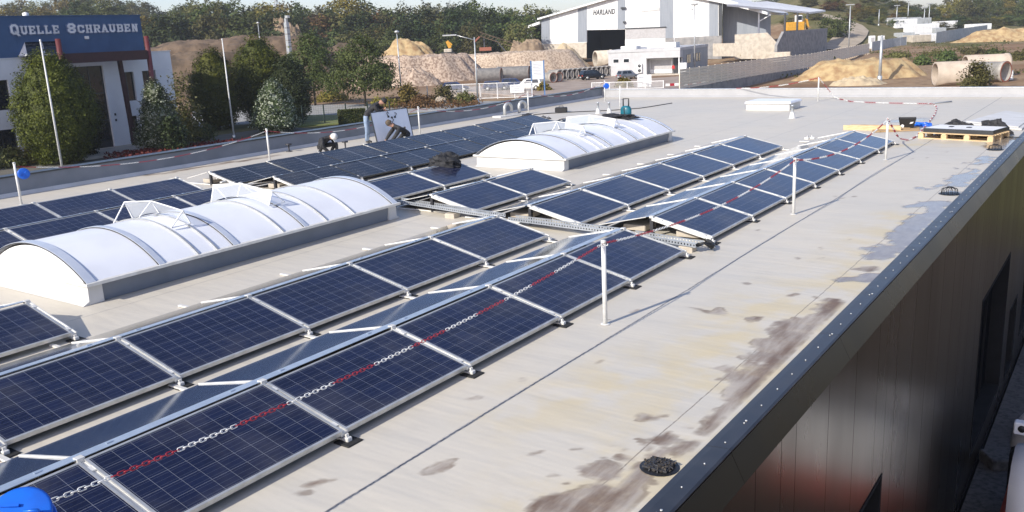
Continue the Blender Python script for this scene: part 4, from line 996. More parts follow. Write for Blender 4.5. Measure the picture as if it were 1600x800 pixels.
wood(-40, 340, 20, 300, [(-40,16),(90,20),(120,-2),(180,0),(215,22),(250,28),(340,14)], ['green','dark','olive','green','yellow'], 'on the hillside behind the blue building', jit=6)
wood(-40, 340, 26, 395, [(-40,-6),(60,4),(140,-22),(200,-6),(260,8),(340,4)], ['olive','yellow','green'], 'high on the hill behind the blue building', jit=5)
wood(215, 470, 17, 235, [(215,30),(300,16),(380,22),(470,18)], ['olive','green','yellow','olive','dark'], 'behind the dark earth bank', jit=7)
wood(330, 860, 15, 285, [(330,4),(400,9),(450,14),(520,7),(560,1),(600,10),(680,9),(745,3),(800,14),(860,16)], MX+['grey'], 'behind the gravel heaps, rear rank', jit=6)
wood(430, 850, 15, 255, [(430,24),(520,18),(600,24),(660,20),(745,12),(800,26),(850,28)], ['green','dark','olive','dark','green','rust','dark'], 'behind the gravel heaps, front rank', jit=7)
wood(450, 850, 19, 243, [(450,44),(600,40),(750,36),(850,40)], ['dark','dark','green','olive'], 'along the foot of the wood edge', jit=5)
wood(860, 1290, 26, 420, [(860,18),(1000,20),(1200,16),(1290,2)], MX, 'far behind the white hall', jit=4)
wood(1262, 1620, 17, 400, [(1262,0),(1330,-10),(1390,3),(1420,8),(1455,3),(1500,-14),(1620,-16)], MX, 'on the right hill, rear rank', jit=5)
wood(1255, 1330, 15, 330, [(1255,14),(1290,6),(1330,8)], ['olive','rust','green','olive'], 'left of the hill road', jit=5)
wood(1350, 1620, 16, 360, [(1350,14),(1390,16),(1450,16),(1500,4),(1560,0),(1620,0)], ['green','green','olive','yellow','dark','green'], 'on the right hill, front rank', jit=7)
wood(1345, 1620, 15, 335, [(1345,32),(1400,30),(1480,24),(1540,22),(1620,20)], ['green','olive','green','yellow','dark'], 'along the edge of the right hill wood', jit=5)
wood(1300, 1415, 9, 300, [(1300,42),(1350,44),(1415,47)], ['olive','rust','olive','green'], 'scattered low over the bare slope by the hill road', jit=5)
wood(1270, 1345, 12, 372, [(1270,10),(1345,14)], ['green','olive','yellow','rust'], 'above the bend of the hill road', jit=6)
wood(1335, 1420, 14, 305, [(1335,40),(1420,36)], ['olive','yellow','green'], 'behind the container yard', jit=4)
wood(1450, 1625, 15, 322, [(1450,36),(1500,32),(1625,26)], ['green','dark','olive','green'], 'right behind the pale sheet fence', jit=6)
wood(1235, 1292, 14, 300, [(1235,38),(1292,34)], ['olive','rust','olive'], 'beside the bend of the hill road', jit=4)
P = gterr(1302, 60, 150); me = crown_mesh('round_bush', 3000, 6.5, 9.5, round_, 60, .6, .6, 'leaf_green', 0, inner=.2); tree('bush', 'big round green bush inside the bend of the hill road', 'bush', P, me, 5, .2, 5)
for v in VAR.values():
    if not v[1]:
        for ch in list(v[0].children): bpy.data.objects.remove(ch)
        bpy.data.objects.remove(v[0])

# scrub on the open field and along the verge: nobody could count it
def scrub(name, label, n, place_, size, mt):
    P = [place_() for _ in range(n)]
    me = crown_mesh(name, n*6, 1, 1, lambda t: 1, 20, .1, size, mt); co = np.empty(12*n*6); me.vertices.foreach_get('co', co); co = co.reshape(n*6,4,3)
    tgt = np.repeat(np.array(P), 6, 0)+NPR.normal(0, 1, (n*6,3))*np.array([.5,.5,.18]); co += (tgt-co.mean(1))[:,None,:]; me.vertices.foreach_set('co', co.ravel())
    tag(link(name, me), label, 'scrub', None, 'stuff')
def field_pt():
    while True:
        x, y = rnd.uniform(-62, -2), rnd.uniform(135, 290)
        if noise.noise(Vector((x*.07, y*.04, 5))) > .08: return (x, y, hgt(x, y)+rnd.uniform(.0,.22))
scrub('field_scrub', 'patchy low green and olive scrub over the brown field on the right', 620, field_pt, .42, 'leaf_olive')
scrub('field_weeds', 'darker green weeds scattered over the brown field on the right', 260, field_pt, .42, 'leaf_green')
def verge_pt():
    p = gz(rnd.uniform(600, 745), rnd.uniform(156, 171)); return (p.x, p.y, -5+rnd.uniform(.05,.6))
scrub('verge_scrub', 'dry yellowish scrub among the boulders of the verge', 420, verge_pt, .34, 'leaf_rust')
# ------------------------------------------------------------------ heaps of gravel, sand and earth
mat('gravel', (.46,.36,.275), (.22,.155,.115), 2.4, .95, coord='World', bump=1.0, bscale=2.2, lo=.42, hi=.6, detail=10)
mat('gravel_pale', (.50,.40,.30), (.28,.205,.15), 2.6, .95, coord='World', bump=.9, bscale=2.4, lo=.42, hi=.62, detail=10)
mat('sand', (.47,.35,.18), (.30,.185,.09), .8, .95, coord='World', bump=.5, bscale=1.2, detail=8)
mat('sand_pale', (.50,.41,.27), (.40,.31,.2), .5, .95, coord='World', bump=.5, bscale=1.2)
def heap(name, label, cat, c, rx, ry, h, mt, rz=0.0, seed=1, pw=1.3, amp=.22, flat=1.0, cat2=None):
    n, k = 96, 34; vs = [(0,0,0)]; 
    def zz(x, y, r):
        P = Vector((x/rx*2.1+seed*7, y/ry*2.1, seed)); v = h*max(0, min(flat, 1-r**pw)/flat)
        return v*(1+amp*1.2*noise.fractal(P, .9, 2.1, 5))+.22*noise.fractal(Vector((x*.9,y*.9,seed)), .8, 2, 4)*min(1, (1-r)*5)-.4*r
    vs = [(0,0,zz(0,0,0))]
    for j in range(1, k+1):
        for i in range(n):
            a = 2*math.pi*i/n; r = j/k; wob = 1+.16*noise.fractal(Vector((math.cos(a)*1.5+seed*3, math.sin(a)*1.5, 2)), 1, 2, 3)
            x, y = rx*r*wob*math.cos(a), ry*r*wob*math.sin(a); vs.append((x, y, zz(x, y, r)))
    fs = [(0, 1+i, 1+(i+1)%n) for i in range(n)]+[(1+(j-1)*n+i, 1+(j-1)*n+(i+1)%n, 1+j*n+(i+1)%n, 1+j*n+i)[::-1] for j in range(1, k) for i in range(n)]
    m = MB(); m.add(vs, fs, 0, True); o = m.build(name, mt, None, c); o.rotation_euler.z = rz; return tag(o, label, cat)
ra = math.atan2(C_R.y, C_R.x)           # heading of the picture's horizontal in plan
def heap_px(name, label, px0, px1, ptop, D, mt, deep=.6, **k):
    c = atd((px0+px1)/2, 60, D); base = k.pop('base', None); c.z = hgt(c.x, c.y) if base is None else base; h = atd((px0+px1)/2, ptop, D).z-c.z; rx = (px1-px0)/2*D/1373
    return heap(name, label, 'heap', c, rx, rx*deep, h, mt, ra, **k)
heap_px('gravel_heap', 'long brownish gravel heap behind the white gate, left part', 535, 765, 88, 178, 'gravel', .55, seed=1, flat=.40, amp=.16, base=-5)
heap_px('gravel_heap', 'long flat topped gravel heap left of the white hall', 690, 925, 80, 192, 'gravel_pale', .55, seed=2, flat=.34, amp=.05, base=-5)
heap_px('gravel_heap', 'grey stony gravel heap at the left end of the gravel row', 590, 690, 110, 160, 'gravel', .5, seed=5, flat=.7, base=-5)
heap_px('sand_heap', 'rounded yellow sand heap in front of the wood, above the gravel', 570, 700, 65, 222, 'sand', .6, seed=3, flat=.75, amp=.16, base=-4)
heap_px('earth_heap', 'rough brown earth heap against the left side of the white hall', 785, 862, 66, 222, 'earth_light', .6, seed=4, flat=.5, base=-4)
heap_px('sand_heap', 'pale sand heap against the foot of the white hall', 843, 925, 70, 212, 'sand_pale', .5, seed=6, base=-5)
heap_px('earth_heap', 'pale double topped earth heap right of the dark bank behind the clipped trees', 405, 495, 47, 226, 'earth_light', .6, seed=8, flat=.7, amp=.4, base=-3)
heap_px('earth_bank', 'long dark brown earth bank behind the clipped trees', 190, 520, 63, 205, 'earth_tan', .3, seed=7, flat=.25, amp=.12, base=-5)
heap_px('earth_bank', 'rough brown bank with a bare vertical face right of the blue building', 205, 420, 84, 172, 'earth', .3, seed=9, flat=.25, amp=.12, base=-5)
heap_px('earth_heap', 'dark brushy earth heap between the street trees and yellow sand heap', 460, 600, 72, 212, 'earth', .45, seed=12, flat=.6, base=-5)
heap_px('sand_heap', 'big yellow sand heap just beyond the far parapet, broad with eroded front', 1236, 1462, 94, 126, 'sand', .62, seed=10, flat=.50, amp=.17, base=-5.2)
heap_px('sand_heap', 'smaller sand mound in front of the big yellow sand heap', 1290, 1400, 121, 112, 'sand_pale', .6, seed=13, flat=.7, base=-5.2)
heap_px('sand_heap', 'bright yellow sand ridge at the far right edge of the field', 1475, 1660, 48, 255, 'sand', .35, seed=11, flat=.6, amp=.35)
heap_px('sand_heap', 'small tan sand heap in the concrete bays beside the plank fence', 1142, 1208, 60, 214, 'sand_pale', .7, seed=14, amp=.1, base=-3.5)
def boulder(px, py, r, label, seed):
    o = crumple('boulder', label, 'boulder', gz(px, py), (r, r*.8, r*.75), 'stone', seed, seed, .3); o.location.z += r*.25
boulder(690,163,.95,'large tan boulder in the verge, left of the pair',3); boulder(713,158,.95,'large tan boulder in the verge, right of the pair',5); boulder(668,166,.6,'low flat boulder left of the two large ones',8); boulder(650,168,.45,'small boulder at the left end of the verge',9)
# ------------------------------------------------------------------ blue and white building (facade looks along +x)
FX = -75.0
qb = thing('office_building', 'white office building with blue upper storey, red entrance frame and large slab lettering', 'building', (FX, 40, -5))
def Q(m, name, mt, parent=qb): 
    o = m.build(name, mt, None); o.parent = parent
    off = Vector((FX, 40, -5))
    for v in o.data.vertices: v.co -= off
    return o
# white storey with window openings cut as real recesses
holes = [(26,28.4,-.6,1.7),(30,32.4,-.6,1.7),(33.6,35.74,-.65,1.72),(26,29,-5,-2.2),(33.5,35.7,-4.85,-2.2),(45.55,46.85,-.85,1.72),(45.6,46.6,-4.9,-2.2),(47.72,49.1,-.6,1.72),(47.72,49.1,-4.9,-2.6),(38.9,44.0,-4.9,2.42)]
m = MB(); yb = sorted(set([18,50.88]+[h[0] for h in holes]+[h[1] for h in holes]))
for a, b in zip(yb[:-1], yb[1:]):
    z = -5.0
    for h in sorted([h for h in holes if h[0] <= a+.01 and h[1] >= b-.01], key=lambda h: h[2]):
        if h[2] > z+.02: m.box(FX-.35, a, z, FX, b, h[2])
        z = h[3]
    m.box(FX-.35, a, z, FX, b, 3.36)
m.box(FX-18, 18, -5, FX-.36, 50.87, 3.35)
m.box(FX-18.1, 17.9, 3.362, FX+.05, 50.95, 3.43)
Q(m, 'white_wall', 'white_wall')
for h in holes:
    y0, y1, z0, z1 = h
    m = MB(); f = .06
    for (a,b,c,d) in ((y0,y0+f,z0,z1),(y1-f,y1,z0,z1),(y0+f,y1-f,z0,z0+f),(y0+f,y1-f,z1-f,z1)): m.box(FX-.30, a, c, FX-.22, b, d)
    big = y1-y0 > 4
    for k in range(1, 4 if big else 2): m.box(FX-.295, y0+(y1-y0)*k/(4 if big else 2)-.04, z0+f, FX-.225, y0+(y1-y0)*k/(4 if big else 2)+.04, z1-f)
    if big:
        for z in (-2.4, .0): m.box(FX-.293, y0+f, z, FX-.227, y1-f, z+.1)
    w = Q(m, 'entrance_glazing' if big else 'window_frame', 'cap_dark')
    m = MB(); m.box(FX-.275, y0+f, z0+f, FX-.255, y1-f, z1-f); Q(m, 'pane', 'dark_glass', w)
m = MB(); m.box(FX-14, 14, 3.435, FX+.02, 48.3, 6.62); m.box(FX-14.05, 13.9, 6.622, FX+.08, 48.38, 6.70)
for k in range(17): m.box(FX+.021, 15+k*2, 3.44, FX+.028, 15.02+k*2, 6.6)
Q(m, 'blue_storey', 'blue_cladding')
m = MB(); m.prism([(FX+.03,36.9,3.5),(FX+1.3,36.9,3.5),(FX+.03,37.6,4.6)], (0,3.0,0), 0)
g2 = Q(m, 'lean_to_glazing', 'white_paint'); m = MB(); m.prism([(FX+1.32,37.0,3.55),(FX+1.34,37.05,3.55),(FX+.08,37.6,4.62),(FX+.06,37.6,4.62)], (0,1.3,0)); m.prism([(FX+1.32,38.5,3.55),(FX+1.34,38.5,3.55),(FX+.08,39.0,4.62),(FX+.06,39.0,4.62)], (0,1.2,0)); Q(m, 'pane', 'dark_glass', g2)
# red portal: tubular posts and deep beams
for y in (39.0, 46.97): m = MB(); m.tube([(FX+2.6, y, -5), (FX+2.6, y, 4.75)], .22, 12); (Q(m, 'portal_post', 'brick_red') if y < 40 else None)
Q(m, 'portal_post', 'brick_red'); m = MB(); m.box(FX+2.4, 39.25, 2.75, FX+2.8, 46.72, 3.55); 
for k in range(9): m.box(FX+.03, 39.4+k*.9, 2.95, FX+2.39, 39.55+k*.9, 3.40)
Q(m, 'entrance_portal', 'brick_red_shade'); m = MB(); m.bar((FX+1.2,44.95,2.74),(FX+1.2,45.2,-5), .32, .32); Q(m, 'portal_post', 'brick_red_shade')
m = MB(); m.box(FX, 38, -4.98, FX+5.5, 47.5, -4.70); m.box(FX+5.5, 40, -4.98, FX+6.2, 47, -4.84); Q(m, 'entrance_step', 'concrete_pale')
m = MB(); m.box(FX+.03, 42.75, 4.7, FX+.22, 43.05, 4.95); Q(m, 'wall_lamp', 'white_paint')
for z in (-2.0, -2.5): m = MB(); m.box(FX+.003, 44.4, z, FX+.04, 44.55, z+.2); Q(m, 'door_bell_plate', 'cap_dark')
for (a, b) in ((16.5,17.2),(22,23.6)): pass
m = MB(); m.lathe([(.3,6.7),(.3,7.0),(0,7.1)], 12, (FX-1, 36.2, 0)); m.lathe([(.25,6.7),(.25,6.95),(0,7.05)], 12, (FX-1, 38.6, 0)); Q(m, 'roof_vent', 'white_paint')
# slab-serif block lettering
def glyph(ch):
    t = .20; W = .78
    o8 = lambda gaps=(): None
    Rr = []                                # list of convex polygons in a unit-high box
    def r(x0, y0, x1, y1): Rr.append([(x0,y0),(x1,y0),(x1,y1),(x0,y1)])
    def octo(x0, y0, x1, y1, skip=()):
        c = .2
        o = [(x0+c,y0),(x1-c,y0),(x1,y0+c),(x1,y1-c),(x1-c,y1),(x0+c,y1),(x0,y1-c),(x0,y0+c)]
        ci = .1; i = [(x0+t+ci,y0+t),(x1-t-ci,y0+t),(x1-t,y0+t+ci),(x1-t,y1-t-ci),(x1-t-ci,y1-t),(x0+t+ci,y1-t),(x0+t,y1-t-ci),(x0+t,y0+t+ci)]
        for k in range(8):
            if k not in skip: Rr.append([o[k], o[(k+1)%8], i[(k+1)%8], i[k]])
    sf = .07
    if ch == 'Q': octo(0,0,W,1); Rr.append([(W*.45,.32),(W*.65,.32),(W+.1,-.12),(W-.15,-.12)])
    elif ch == 'U': octo(.05,0,W-.05,1,(3,4,5,6,2)); r(.05,.2,.25,1); r(W-.25,.2,W-.05,1); r(-.03,.88,.33,1); r(W-.33,.88,W+.03,1); r(W-.25,.2,W-.05,.3)
    elif ch in 'EL':
        r(.06,0,.28,1); r(0,0,W-.05,.18); r(W-.2,.18,W-.05,.34); r(0,.88,.36,1)
        if ch == 'E': r(.28,.82,W-.05,1); r(W-.2,.66,W-.05,.82); r(.28,.42,.55,.58)
    elif ch == 'S': 
        octo(0,.42,W,1,(2,)); octo(0,0,W,.58,(6,)); r(W-.16,.62,W,.78); r(0,.2,.16,.38)
        Rr[:] = [p for p in Rr]
    elif ch == 'C': octo(0,0,W,1,(2,)); r(W-.17,.62,W,.95); r(W-.2,.2,W,.34)
    elif ch == 'H': r(.06,0,.27,1); r(W-.27,0,W-.06,1); r(.27,.42,W-.27,.58); [r(x-.03,z,x+.31,z+.12) for x in (.02, W-.31) for z in (0,.88)]
    elif ch in 'RB':
        r(.06,0,.27,1); r(0,.83,W-.2,1); r(.27,.42,W-.2,.58); Rr.append([(W-.2,1),(W-.22,.83),(W-.22,.58),(W-.2,.42),(W,.55),(W,.88)]); r(-.02,0,.34,.12)
        if ch == 'B': r(0,0,W-.2,.17); Rr.append([(W-.2,.58),(W-.2,.42),(W-.22,.17),(W-.2,0),(W,.14),(W,.44)])
        else: Rr.append([(.32,.42),(.54,.42),(W+.03,0),(W-.2,0)])
    elif ch == 'A': Rr += [[(0,0),(.22,0),(.5,1),(.3,1)],[(W-.22,0),(W,0),(.5,1),(.3,1)]]; r(.2,.25,W-.2,.40); r(-.06,0,.3,.11); r(W-.3,0,W+.06,.11)
    elif ch == 'N': r(.06,0,.25,1); r(W-.25,0,W-.06,1); Rr.append([(.04,1),(.28,1),(W-.04,0),(W-.28,0)]); r(-.02,0,.33,.12); r(W-.33,.88,W+.02,1)
    return Rr, W
def lettering(m, text, y0, z0, caps, small, y1, mi, grow=0, x0=.03, dep=.10):
    # advance so that the word fills y0..y1
    gap = .20
    n = sum((caps if c.isupper() else small)*(.78+gap) for c in text)-small*gap; k = (y1-y0)/n; y = y0; q = 0
    for c in text:
        h = caps if c.isupper() else small
        polys, W = glyph(c.upper())
        for p in polys:
            cx = sum(a for a, b in p)/len(p); cz = sum(b for a, b in p)/len(p)
            pts = []
            for a, b in p:
                if grow: 
                    dl = math.hypot(a-cx, b-cz) or 1; a += (a-cx)/dl*grow*1.35; b += (b-cz)/dl*grow*1.35
                pts.append((FX+x0+q*.0015, y+a*h*k, z0+b*h))
            m.prism(pts, (dep,0,0), mi); q = (q+1) % 9
        y += h*(.78+gap)*k
mat('letter_white', (.80,.81,.83), None, 2, .5); m = MB(); lettering(m, 'Quelle', 36.62, 5.23, .80, .66, 40.6, 0); sg = Q(m, 'sign_letters', 'letter_white')
m = MB(); lettering(m, 'Schrauben', 41.35, 5.23, .80, .66, 47.85, 0); sg2 = Q(m, 'sign_letters', 'letter_white')
mat('letter_edge', (.16,.22,.36), None, 2, .5)
m = MB(); lettering(m, 'Quelle', 36.62, 5.23, .80, .66, 40.6, 0, .10, .024, .06); Q(m, 'letter_outline', 'letter_edge', sg); m = MB(); lettering(m, 'Schrauben', 41.35, 5.23, .80, .66, 47.85, 0, .10, .024, .06); Q(m, 'letter_outline', 'letter_edge', sg2)
def flagpole(px, ptop, D, label):
    P = atd(px, ptop, D); m = MB(); m.tube([(0,0,0),(0,0,P.z+5)], [.085,.05], 12); m.lathe([(.12,0),(.12,.3),(.09,.32)], 12); m.lathe([(0,P.z+5.12),(.07,P.z+5.08),(.07,P.z+5.0)], 10)
    tag(m.build('flagpole', 'post_white', None, (P.x, P.y, -5)), label, 'flagpole', 'bare white flagpoles')
flagpole(63, 64, 61, 'bare white flagpole in front of the large egg shaped tree'); flagpole(347, 62, 82, 'bare white flagpole in front of the olive clipped tree cluster')

# ------------------------------------------------------------------ white hall
HA = atd(846, 68.5, 240); HB = atd(1108, 57, 222); hx = (HB-HA); hx.z = 0; hx.normalize(); hn = Vector((hx.y, -hx.x, 0))      # hn looks towards us
if hn.dot(Vector((0,0,0))-HA) < 0: hn = -hn
def hp(px, py, off=0.0):
    d = ray(px, py); o = Vector((0,0,CAM_H)); t = ((HA+hn*off)-o).dot(hn)/d.dot(hn); return o+d*t
hall = thing('industrial_hall', 'large white gabled hall with grey upright strips and a dark open doorway', 'hall', (HA.x, HA.y, -5))
def HQ(m, name, mt, parent=None):
    o = m.build(name, mt, None); o.parent = parent or hall
    off = Vector((HA.x, HA.y, -5))
    for v in o.data.vertices: v.co -= off
    return o
deep = -hn*42
m = MB(); bk = -hn*.4
m.prism([hp(846,69),hp(917,66.3),hp(917,9),hp(846,30)], bk); m.prism([hp(917,47),hp(977,46),hp(977,-8.5),hp(917,9)], bk)
m.prism([hp(977,62),hp(1128,56),hp(1128,5),hp(1010,-17),hp(977,-8.5)], bk)
m.prism([hp(846,69,-.4),hp(846,30,-.4),hp(846,30,-.4)-Vector((0,0,.01)),hp(846,69,-.4)-Vector((0,0,-.01))], deep)
HQ(m, 'white_wall', 'hall_white')
for a, b, yt in ((846,859,0),(903,917,0),(965,977,0),(1031,1052,0),(1108,1122,0)):
    ta = 30-(a-846)*.284 if a < 1010 else -17+(a-1010)*.186; tb = 30-(b-846)*.284 if b < 1010 else -17+(b-1010)*.186
    m = MB(); lo = (lambda p: 46.5-(p-917)*.02 if 917 < p <= 977 else 68.5-(p-846)*.0439)
    m.prism([hp(a, lo(a), .004), hp(b, lo(b), .004), hp(b, tb+.6, .004), hp(a, ta+.6, .004)], hn*.06); HQ(m, 'grey_strip', 'grey_cladding')
m = MB(); m.prism([hp(846,69),hp(917,66.3),hp(917,90),hp(846,92)], hn*.3); HQ(m, 'concrete_plinth', 'concrete_pale'); m = MB(); m.prism([hp(1040,59.5),hp(1128,55.5),hp(1128,92),hp(1040,92)], hn*.3); HQ(m, 'concrete_plinth', 'concrete_grey'); m = MB(); m.prism([hp(977,62),hp(1040,59.5),hp(1040,90),hp(977,92)], hn*.2); HQ(m, 'concrete_plinth', 'white_paint')
m = MB(); a, b, c, d = hp(917,47,-.5), hp(977,46,-.5), hp(977,92,-.5), hp(917,92,-.5)
for p, q in ((a,b),(b,c),(d,a)): m.prism([p, q, q-hn*12, p-hn*12], (hx if p is d else -hx if p is b else Vector((0,0,1)))*.01)
m.prism([a-hn*12, b-hn*12, c-hn*12, d-hn*12], -hn*.1); HQ(m, 'open_doorway', 'deep_dark')
m = MB(); m.prism([hp(978,45.5,.005),hp(1040,43,.005),hp(1040,59,.005),hp(978,61,.005)], hn*.1); mat('translucent_panel', (.45,.44,.44), (.38,.37,.37), 2, .4); HQ(m, 'rolling_door', 'translucent_panel')
m = MB(); m.prism([hp(977,44,.11),hp(1041,41.5,.11),hp(1041,43,.11),hp(977,45.5,.11)], hn*.2); HQ(m, 'door_header', 'cap_dark')
# roof slabs with deep white verge
def roof(pts, name, th, over=1.2):
    m = MB(); P = [p+hn*over for p in pts]; m.prism(P, -hn*(42+over)); return HQ(m, name, 'white_paint')
up = Vector((0,0,1))
roof([hp(842,31),hp(1010,-17.5),hp(1010,-20),hp(842,28.5)], 'roof', .5); roof([hp(1010,-17.5),hp(1130,5),hp(1200,23),hp(1200,19),hp(1130,-3),hp(1010,-20)], 'roof', .5)
m = MB(); m.prism([hp(843,37.5),hp(815,47.5),hp(814.5,43.5),hp(843,33.5)], -hn*40); w = HQ(m, 'side_canopy', 'white_paint')
m = MB(); a = hp(829,46); a2 = Vector((a.x,a.y,-4)); m.bar(a2-hn*.5, a-hn*.5, .35, .35); m.bar(hp(829,56)-hn*.5, hp(817,47)-hn*.5, .3, .3); HQ(m, 'canopy_post', 'white_paint', w)
m = MB(); m.prism([hp(814,70),hp(843,70),hp(843,38),hp(816,47)], -hn*.2); o = HQ(m, 'canopy_shade_sheet', 'cap_dark', w);  # dark sheet standing in for the shade inside the canopy
for v in o.data.vertices: v.co -= hn*25
m = MB(); m.prism([hp(1129,92,-6),hp(1204,88,-6),hp(1204,24,-6),hp(1129,4,-6)], -hn*.3); c2 = HQ(m, 'bay_back_wall', 'grey_cladding')
for px, pt in ((1186,19.5),): m = MB(); a = hp(px, pt); m.bar(Vector((a.x,a.y,-4)), a, .35, .35); m.bar(hp(px,pt+14), hp(px+18,pt+3.5), .22, .22); HQ(m, 'canopy_post', 'white_paint', c2)
m = MB(); m.prism([hp(1123,57,.01),hp(1128.5,56.5,.01),hp(1128.5,6,.01),hp(1123,5,.01)], hn*.1); HQ(m, 'dark_strip', 'cap_dark')
cu = bpy.data.curves.new('letters', 'FONT'); cu.body = 'HARLAND'; cu.size = 1; cu.extrude = .03; cu.shear = .22; cu.offset = .022; cu.space_character = 1.12
to = bpy.data.objects.new('hall_letters', cu); COL.objects.link(to); bpy.context.view_layer.update()
me = bpy.data.meshes.new_from_object(to.evaluated_get(bpy.context.evaluated_depsgraph_get())); bpy.data.objects.remove(to)
co = np.array([v.co[:] for v in me.vertices]); mn, mx = co.min(0), co.max(0); p0, p1 = hp(927,23.5,.05), hp(961,21.8,.05); Lw = (p1-p0).length; hh = (hp(927,15.2,.05)-p0).length
hx3 = (p1-p0).normalized(); off = Vector((HA.x, HA.y, -5))
for v in me.vertices:
    q = v.co; v.co = p0+hx3*((q.x-mn[0])/(mx[0]-mn[0])*Lw)+up*((q.y-mn[1])/(mx[1]-mn[1])*hh)+hn*(q.z*2)-off
me.materials.append(MATS['cap_dark']); link('sign_letters', me, hall)
m = MB(); 
for px, py in ((972,12.5),(976,12.5),(975.5,34.5)): m.obox(hp(px,py,.35), hx*.28, up*.22, hn*.3)
HQ(m, 'flood_lamp', 'cap_dark')
m = MB(); m.bar(hp(1002,16,.1), hp(1030,13.5,.1), .1, .8); HQ(m, 'pale_lettering_strip', 'alu')

# bunker bays of concrete under the canopy, right of the hall
bays = thing('concrete_bays', 'row of dark slanted concrete partition walls under a white canopy beside the hall', 'concrete bays', gz(1230,88,-4))
def BQ(m, name, mt):
    o = m.build(name, mt, None); o.parent = bays
    for v in o.data.vertices: v.co -= bays.location
    return o
for k, (px, py) in enumerate(((1214,88),(1231,85.5),(1247,83),(1260,80))):
    b = gz(px, py, -4); m = MB(); L = 11; h = 5.3
    m.prism([(b.x,b.y,-5.2),(b.x,b.y,-4+h*.45),(b.x,b.y+L*.4,-4+h),(b.x,b.y+L*1.6,-4+h),(b.x,b.y+L*1.6,-5.2)], (-.6,0,0)); BQ(m, 'partition_wall', 'concrete_grey')
b0, b1 = gz(1206,88,-4), gz(1264,80,-4)
m = MB(); m.box(b0.x+.5, b0.y-3.3, -5.2, b0.x+5.2, b0.y-2.7, -3.0); BQ(m, 'front_wall', 'concrete_pale')
m = MB(); z1 = 6.6; P1 = atd(1266, 21.5, 228)
m.prism([(b0.x-12,b0.y+3,7.6),tuple(P1),(P1.x-3,P1.y+24,P1.z+.5),(b0.x-12,b0.y+30,8.4)], (0,0,.45)); BQ(m, 'canopy', 'white_paint')
for px in (1216, 1236, 1252): m = MB(); b = gz(px, 86-(px-1216)*.14, -4); m.bar((b.x-.3,b.y+5,-4+5.3), (b.x-.3,b.y+5,5.4), .4, .4); BQ(m, 'canopy_post', 'dark_steel')
m = MB(); m.prism([hp(1148,92,8),hp(1148,54,8),hp(1199,51,8),hp(1213,66,8),hp(1213,92,8)], -hn*.6); BQ(m, 'back_wall', 'concrete_pale')
for px0, px1, py in ((1114,1150,88),(1158,1176,92)):
    m = MB(); a, b = gz(px0,py,-3.8), gz(px1,py,-3.8); m.prism([a, b, b+Vector((-.3,.6,0)), a+Vector((-.3,.6,0))], (0,0,3.0)); BQ(m, 'block_wall', 'concrete_pale')
t = thing('excavator', 'yellow digger with white cab half hidden under the bay canopy', 'digger', gz(1232,83,-4)+Vector((-1,9,5.1)), ra)
m = MB(); m.bbox(-3,-1.3,.2,1.6,1.3,2.2,.2); m.bar((1.2,.5,1.6),(2.5,.5,2.7),.5,.6); m.bar((2.5,.5,2.7),(3.0,.5,.7),.4,.5); m.build('machine_body', 'yellow_machine', t)
MB().bbox(-.6,-1.2,2.2,1.0,.2,3.8,.15).build('cab', 'white_paint', t); MB().box(-.4,-1.23,2.6,.8,-1.2,3.6).build('window', 'car_glass', t)
m = MB(); m.bbox(-3,-1.5,-.8,2.4,-.8,.15,.3); m.bbox(-3,.8,-.8,2.4,1.5,.15,.3); m.build('track', 'rubber', t)

# ------------------------------------------------------------------ site office
oc, orr, ol = gz(1062,116,-4.9), gz(1112,107,-4.9), gz(951,119,-4.9)
of = thing('site_office', 'flat roofed white site office, shaded side coloured grey, with a recessed glazed entrance', 'site office', ol, math.atan2(oc.y-ol.y, oc.x-ol.x))
W = (oc-ol).length; Lo = 23.0; Hh = 4.7
m = MB(); ex0, ex1 = W*.53, W*.985
m.box(0,0,0,ex0,Lo,Hh-.5); m.box(ex0+.002,2.2,0,W,Lo,Hh-.5); m.box(-.12,-.12,Hh-.498,W+.12,Lo+.1,Hh); m.build('wall', 'office_white', of)
m = MB(); m.box(W+.003,2.2,0,W+.06,Lo,Hh-.51); m.build('shade_side', 'grey_cladding', of)  # side wall in shade, that shade put into the grey colour
m = MB(); m.box(ex0+.01,-.14,Hh-1.7,W+.1,2.19,Hh-.52); m.build('entrance_canopy', 'office_white', of)
m = MB(); m.box(ex0+.2,2.12,.2,ex0+4.4,2.19,2.8); o = m.build('entrance_window', 'white_paint', of); MB().box(ex0+.35,2.08,.9,ex0+4.2,2.115,2.6).build('pane', 'translucent_panel', o)
m = MB(); m.box(ex0+4.6,2.1,.05,ex0+6.0,2.19,2.85); m.build('door', 'cap_dark', of)
m = MB(); m.box(W-.2,-.1,0,W-.02,.1,Hh-1.71); m.box(ex0+.02,-.1,0,ex0+.16,.08,Hh-1.71); m.build('canopy_post', 'white_paint', of)
for x in (.9, 2.9):
    m = MB(); m.box(x,-.05,2.35,x+1.2,-.003,3.1); o = m.build('window', 'white_paint', of); MB().box(x+.1,-.07,2.42,x+1.1,-.052,3.02).build('pane', 'car_glass', o)
for y in (5.0, 6.6, 10.4, 12.4, 14.6):
    m = MB(); m.box(W+.062,y,1.7,W+.11,y+1.4,3.3); o = m.build('window', 'cap_dark', of); MB().box(W+.112,y+.08,1.78,W+.12,y+1.32,3.22).build('pane', 'car_glass', o)
for z in (.5, 1.35):
    m = MB(); m.bbox(ex0-1.5,-.4,z,ex0-.6,-.004,z+.78,.05); m.lathe([(0,.41),(.3,.41),(.3,.40)], 14, (ex0-1.05,0,z+.38), 1, True, (0,-1,0)); m.build('air_conditioner', ['white_paint','cap_dark'], of)
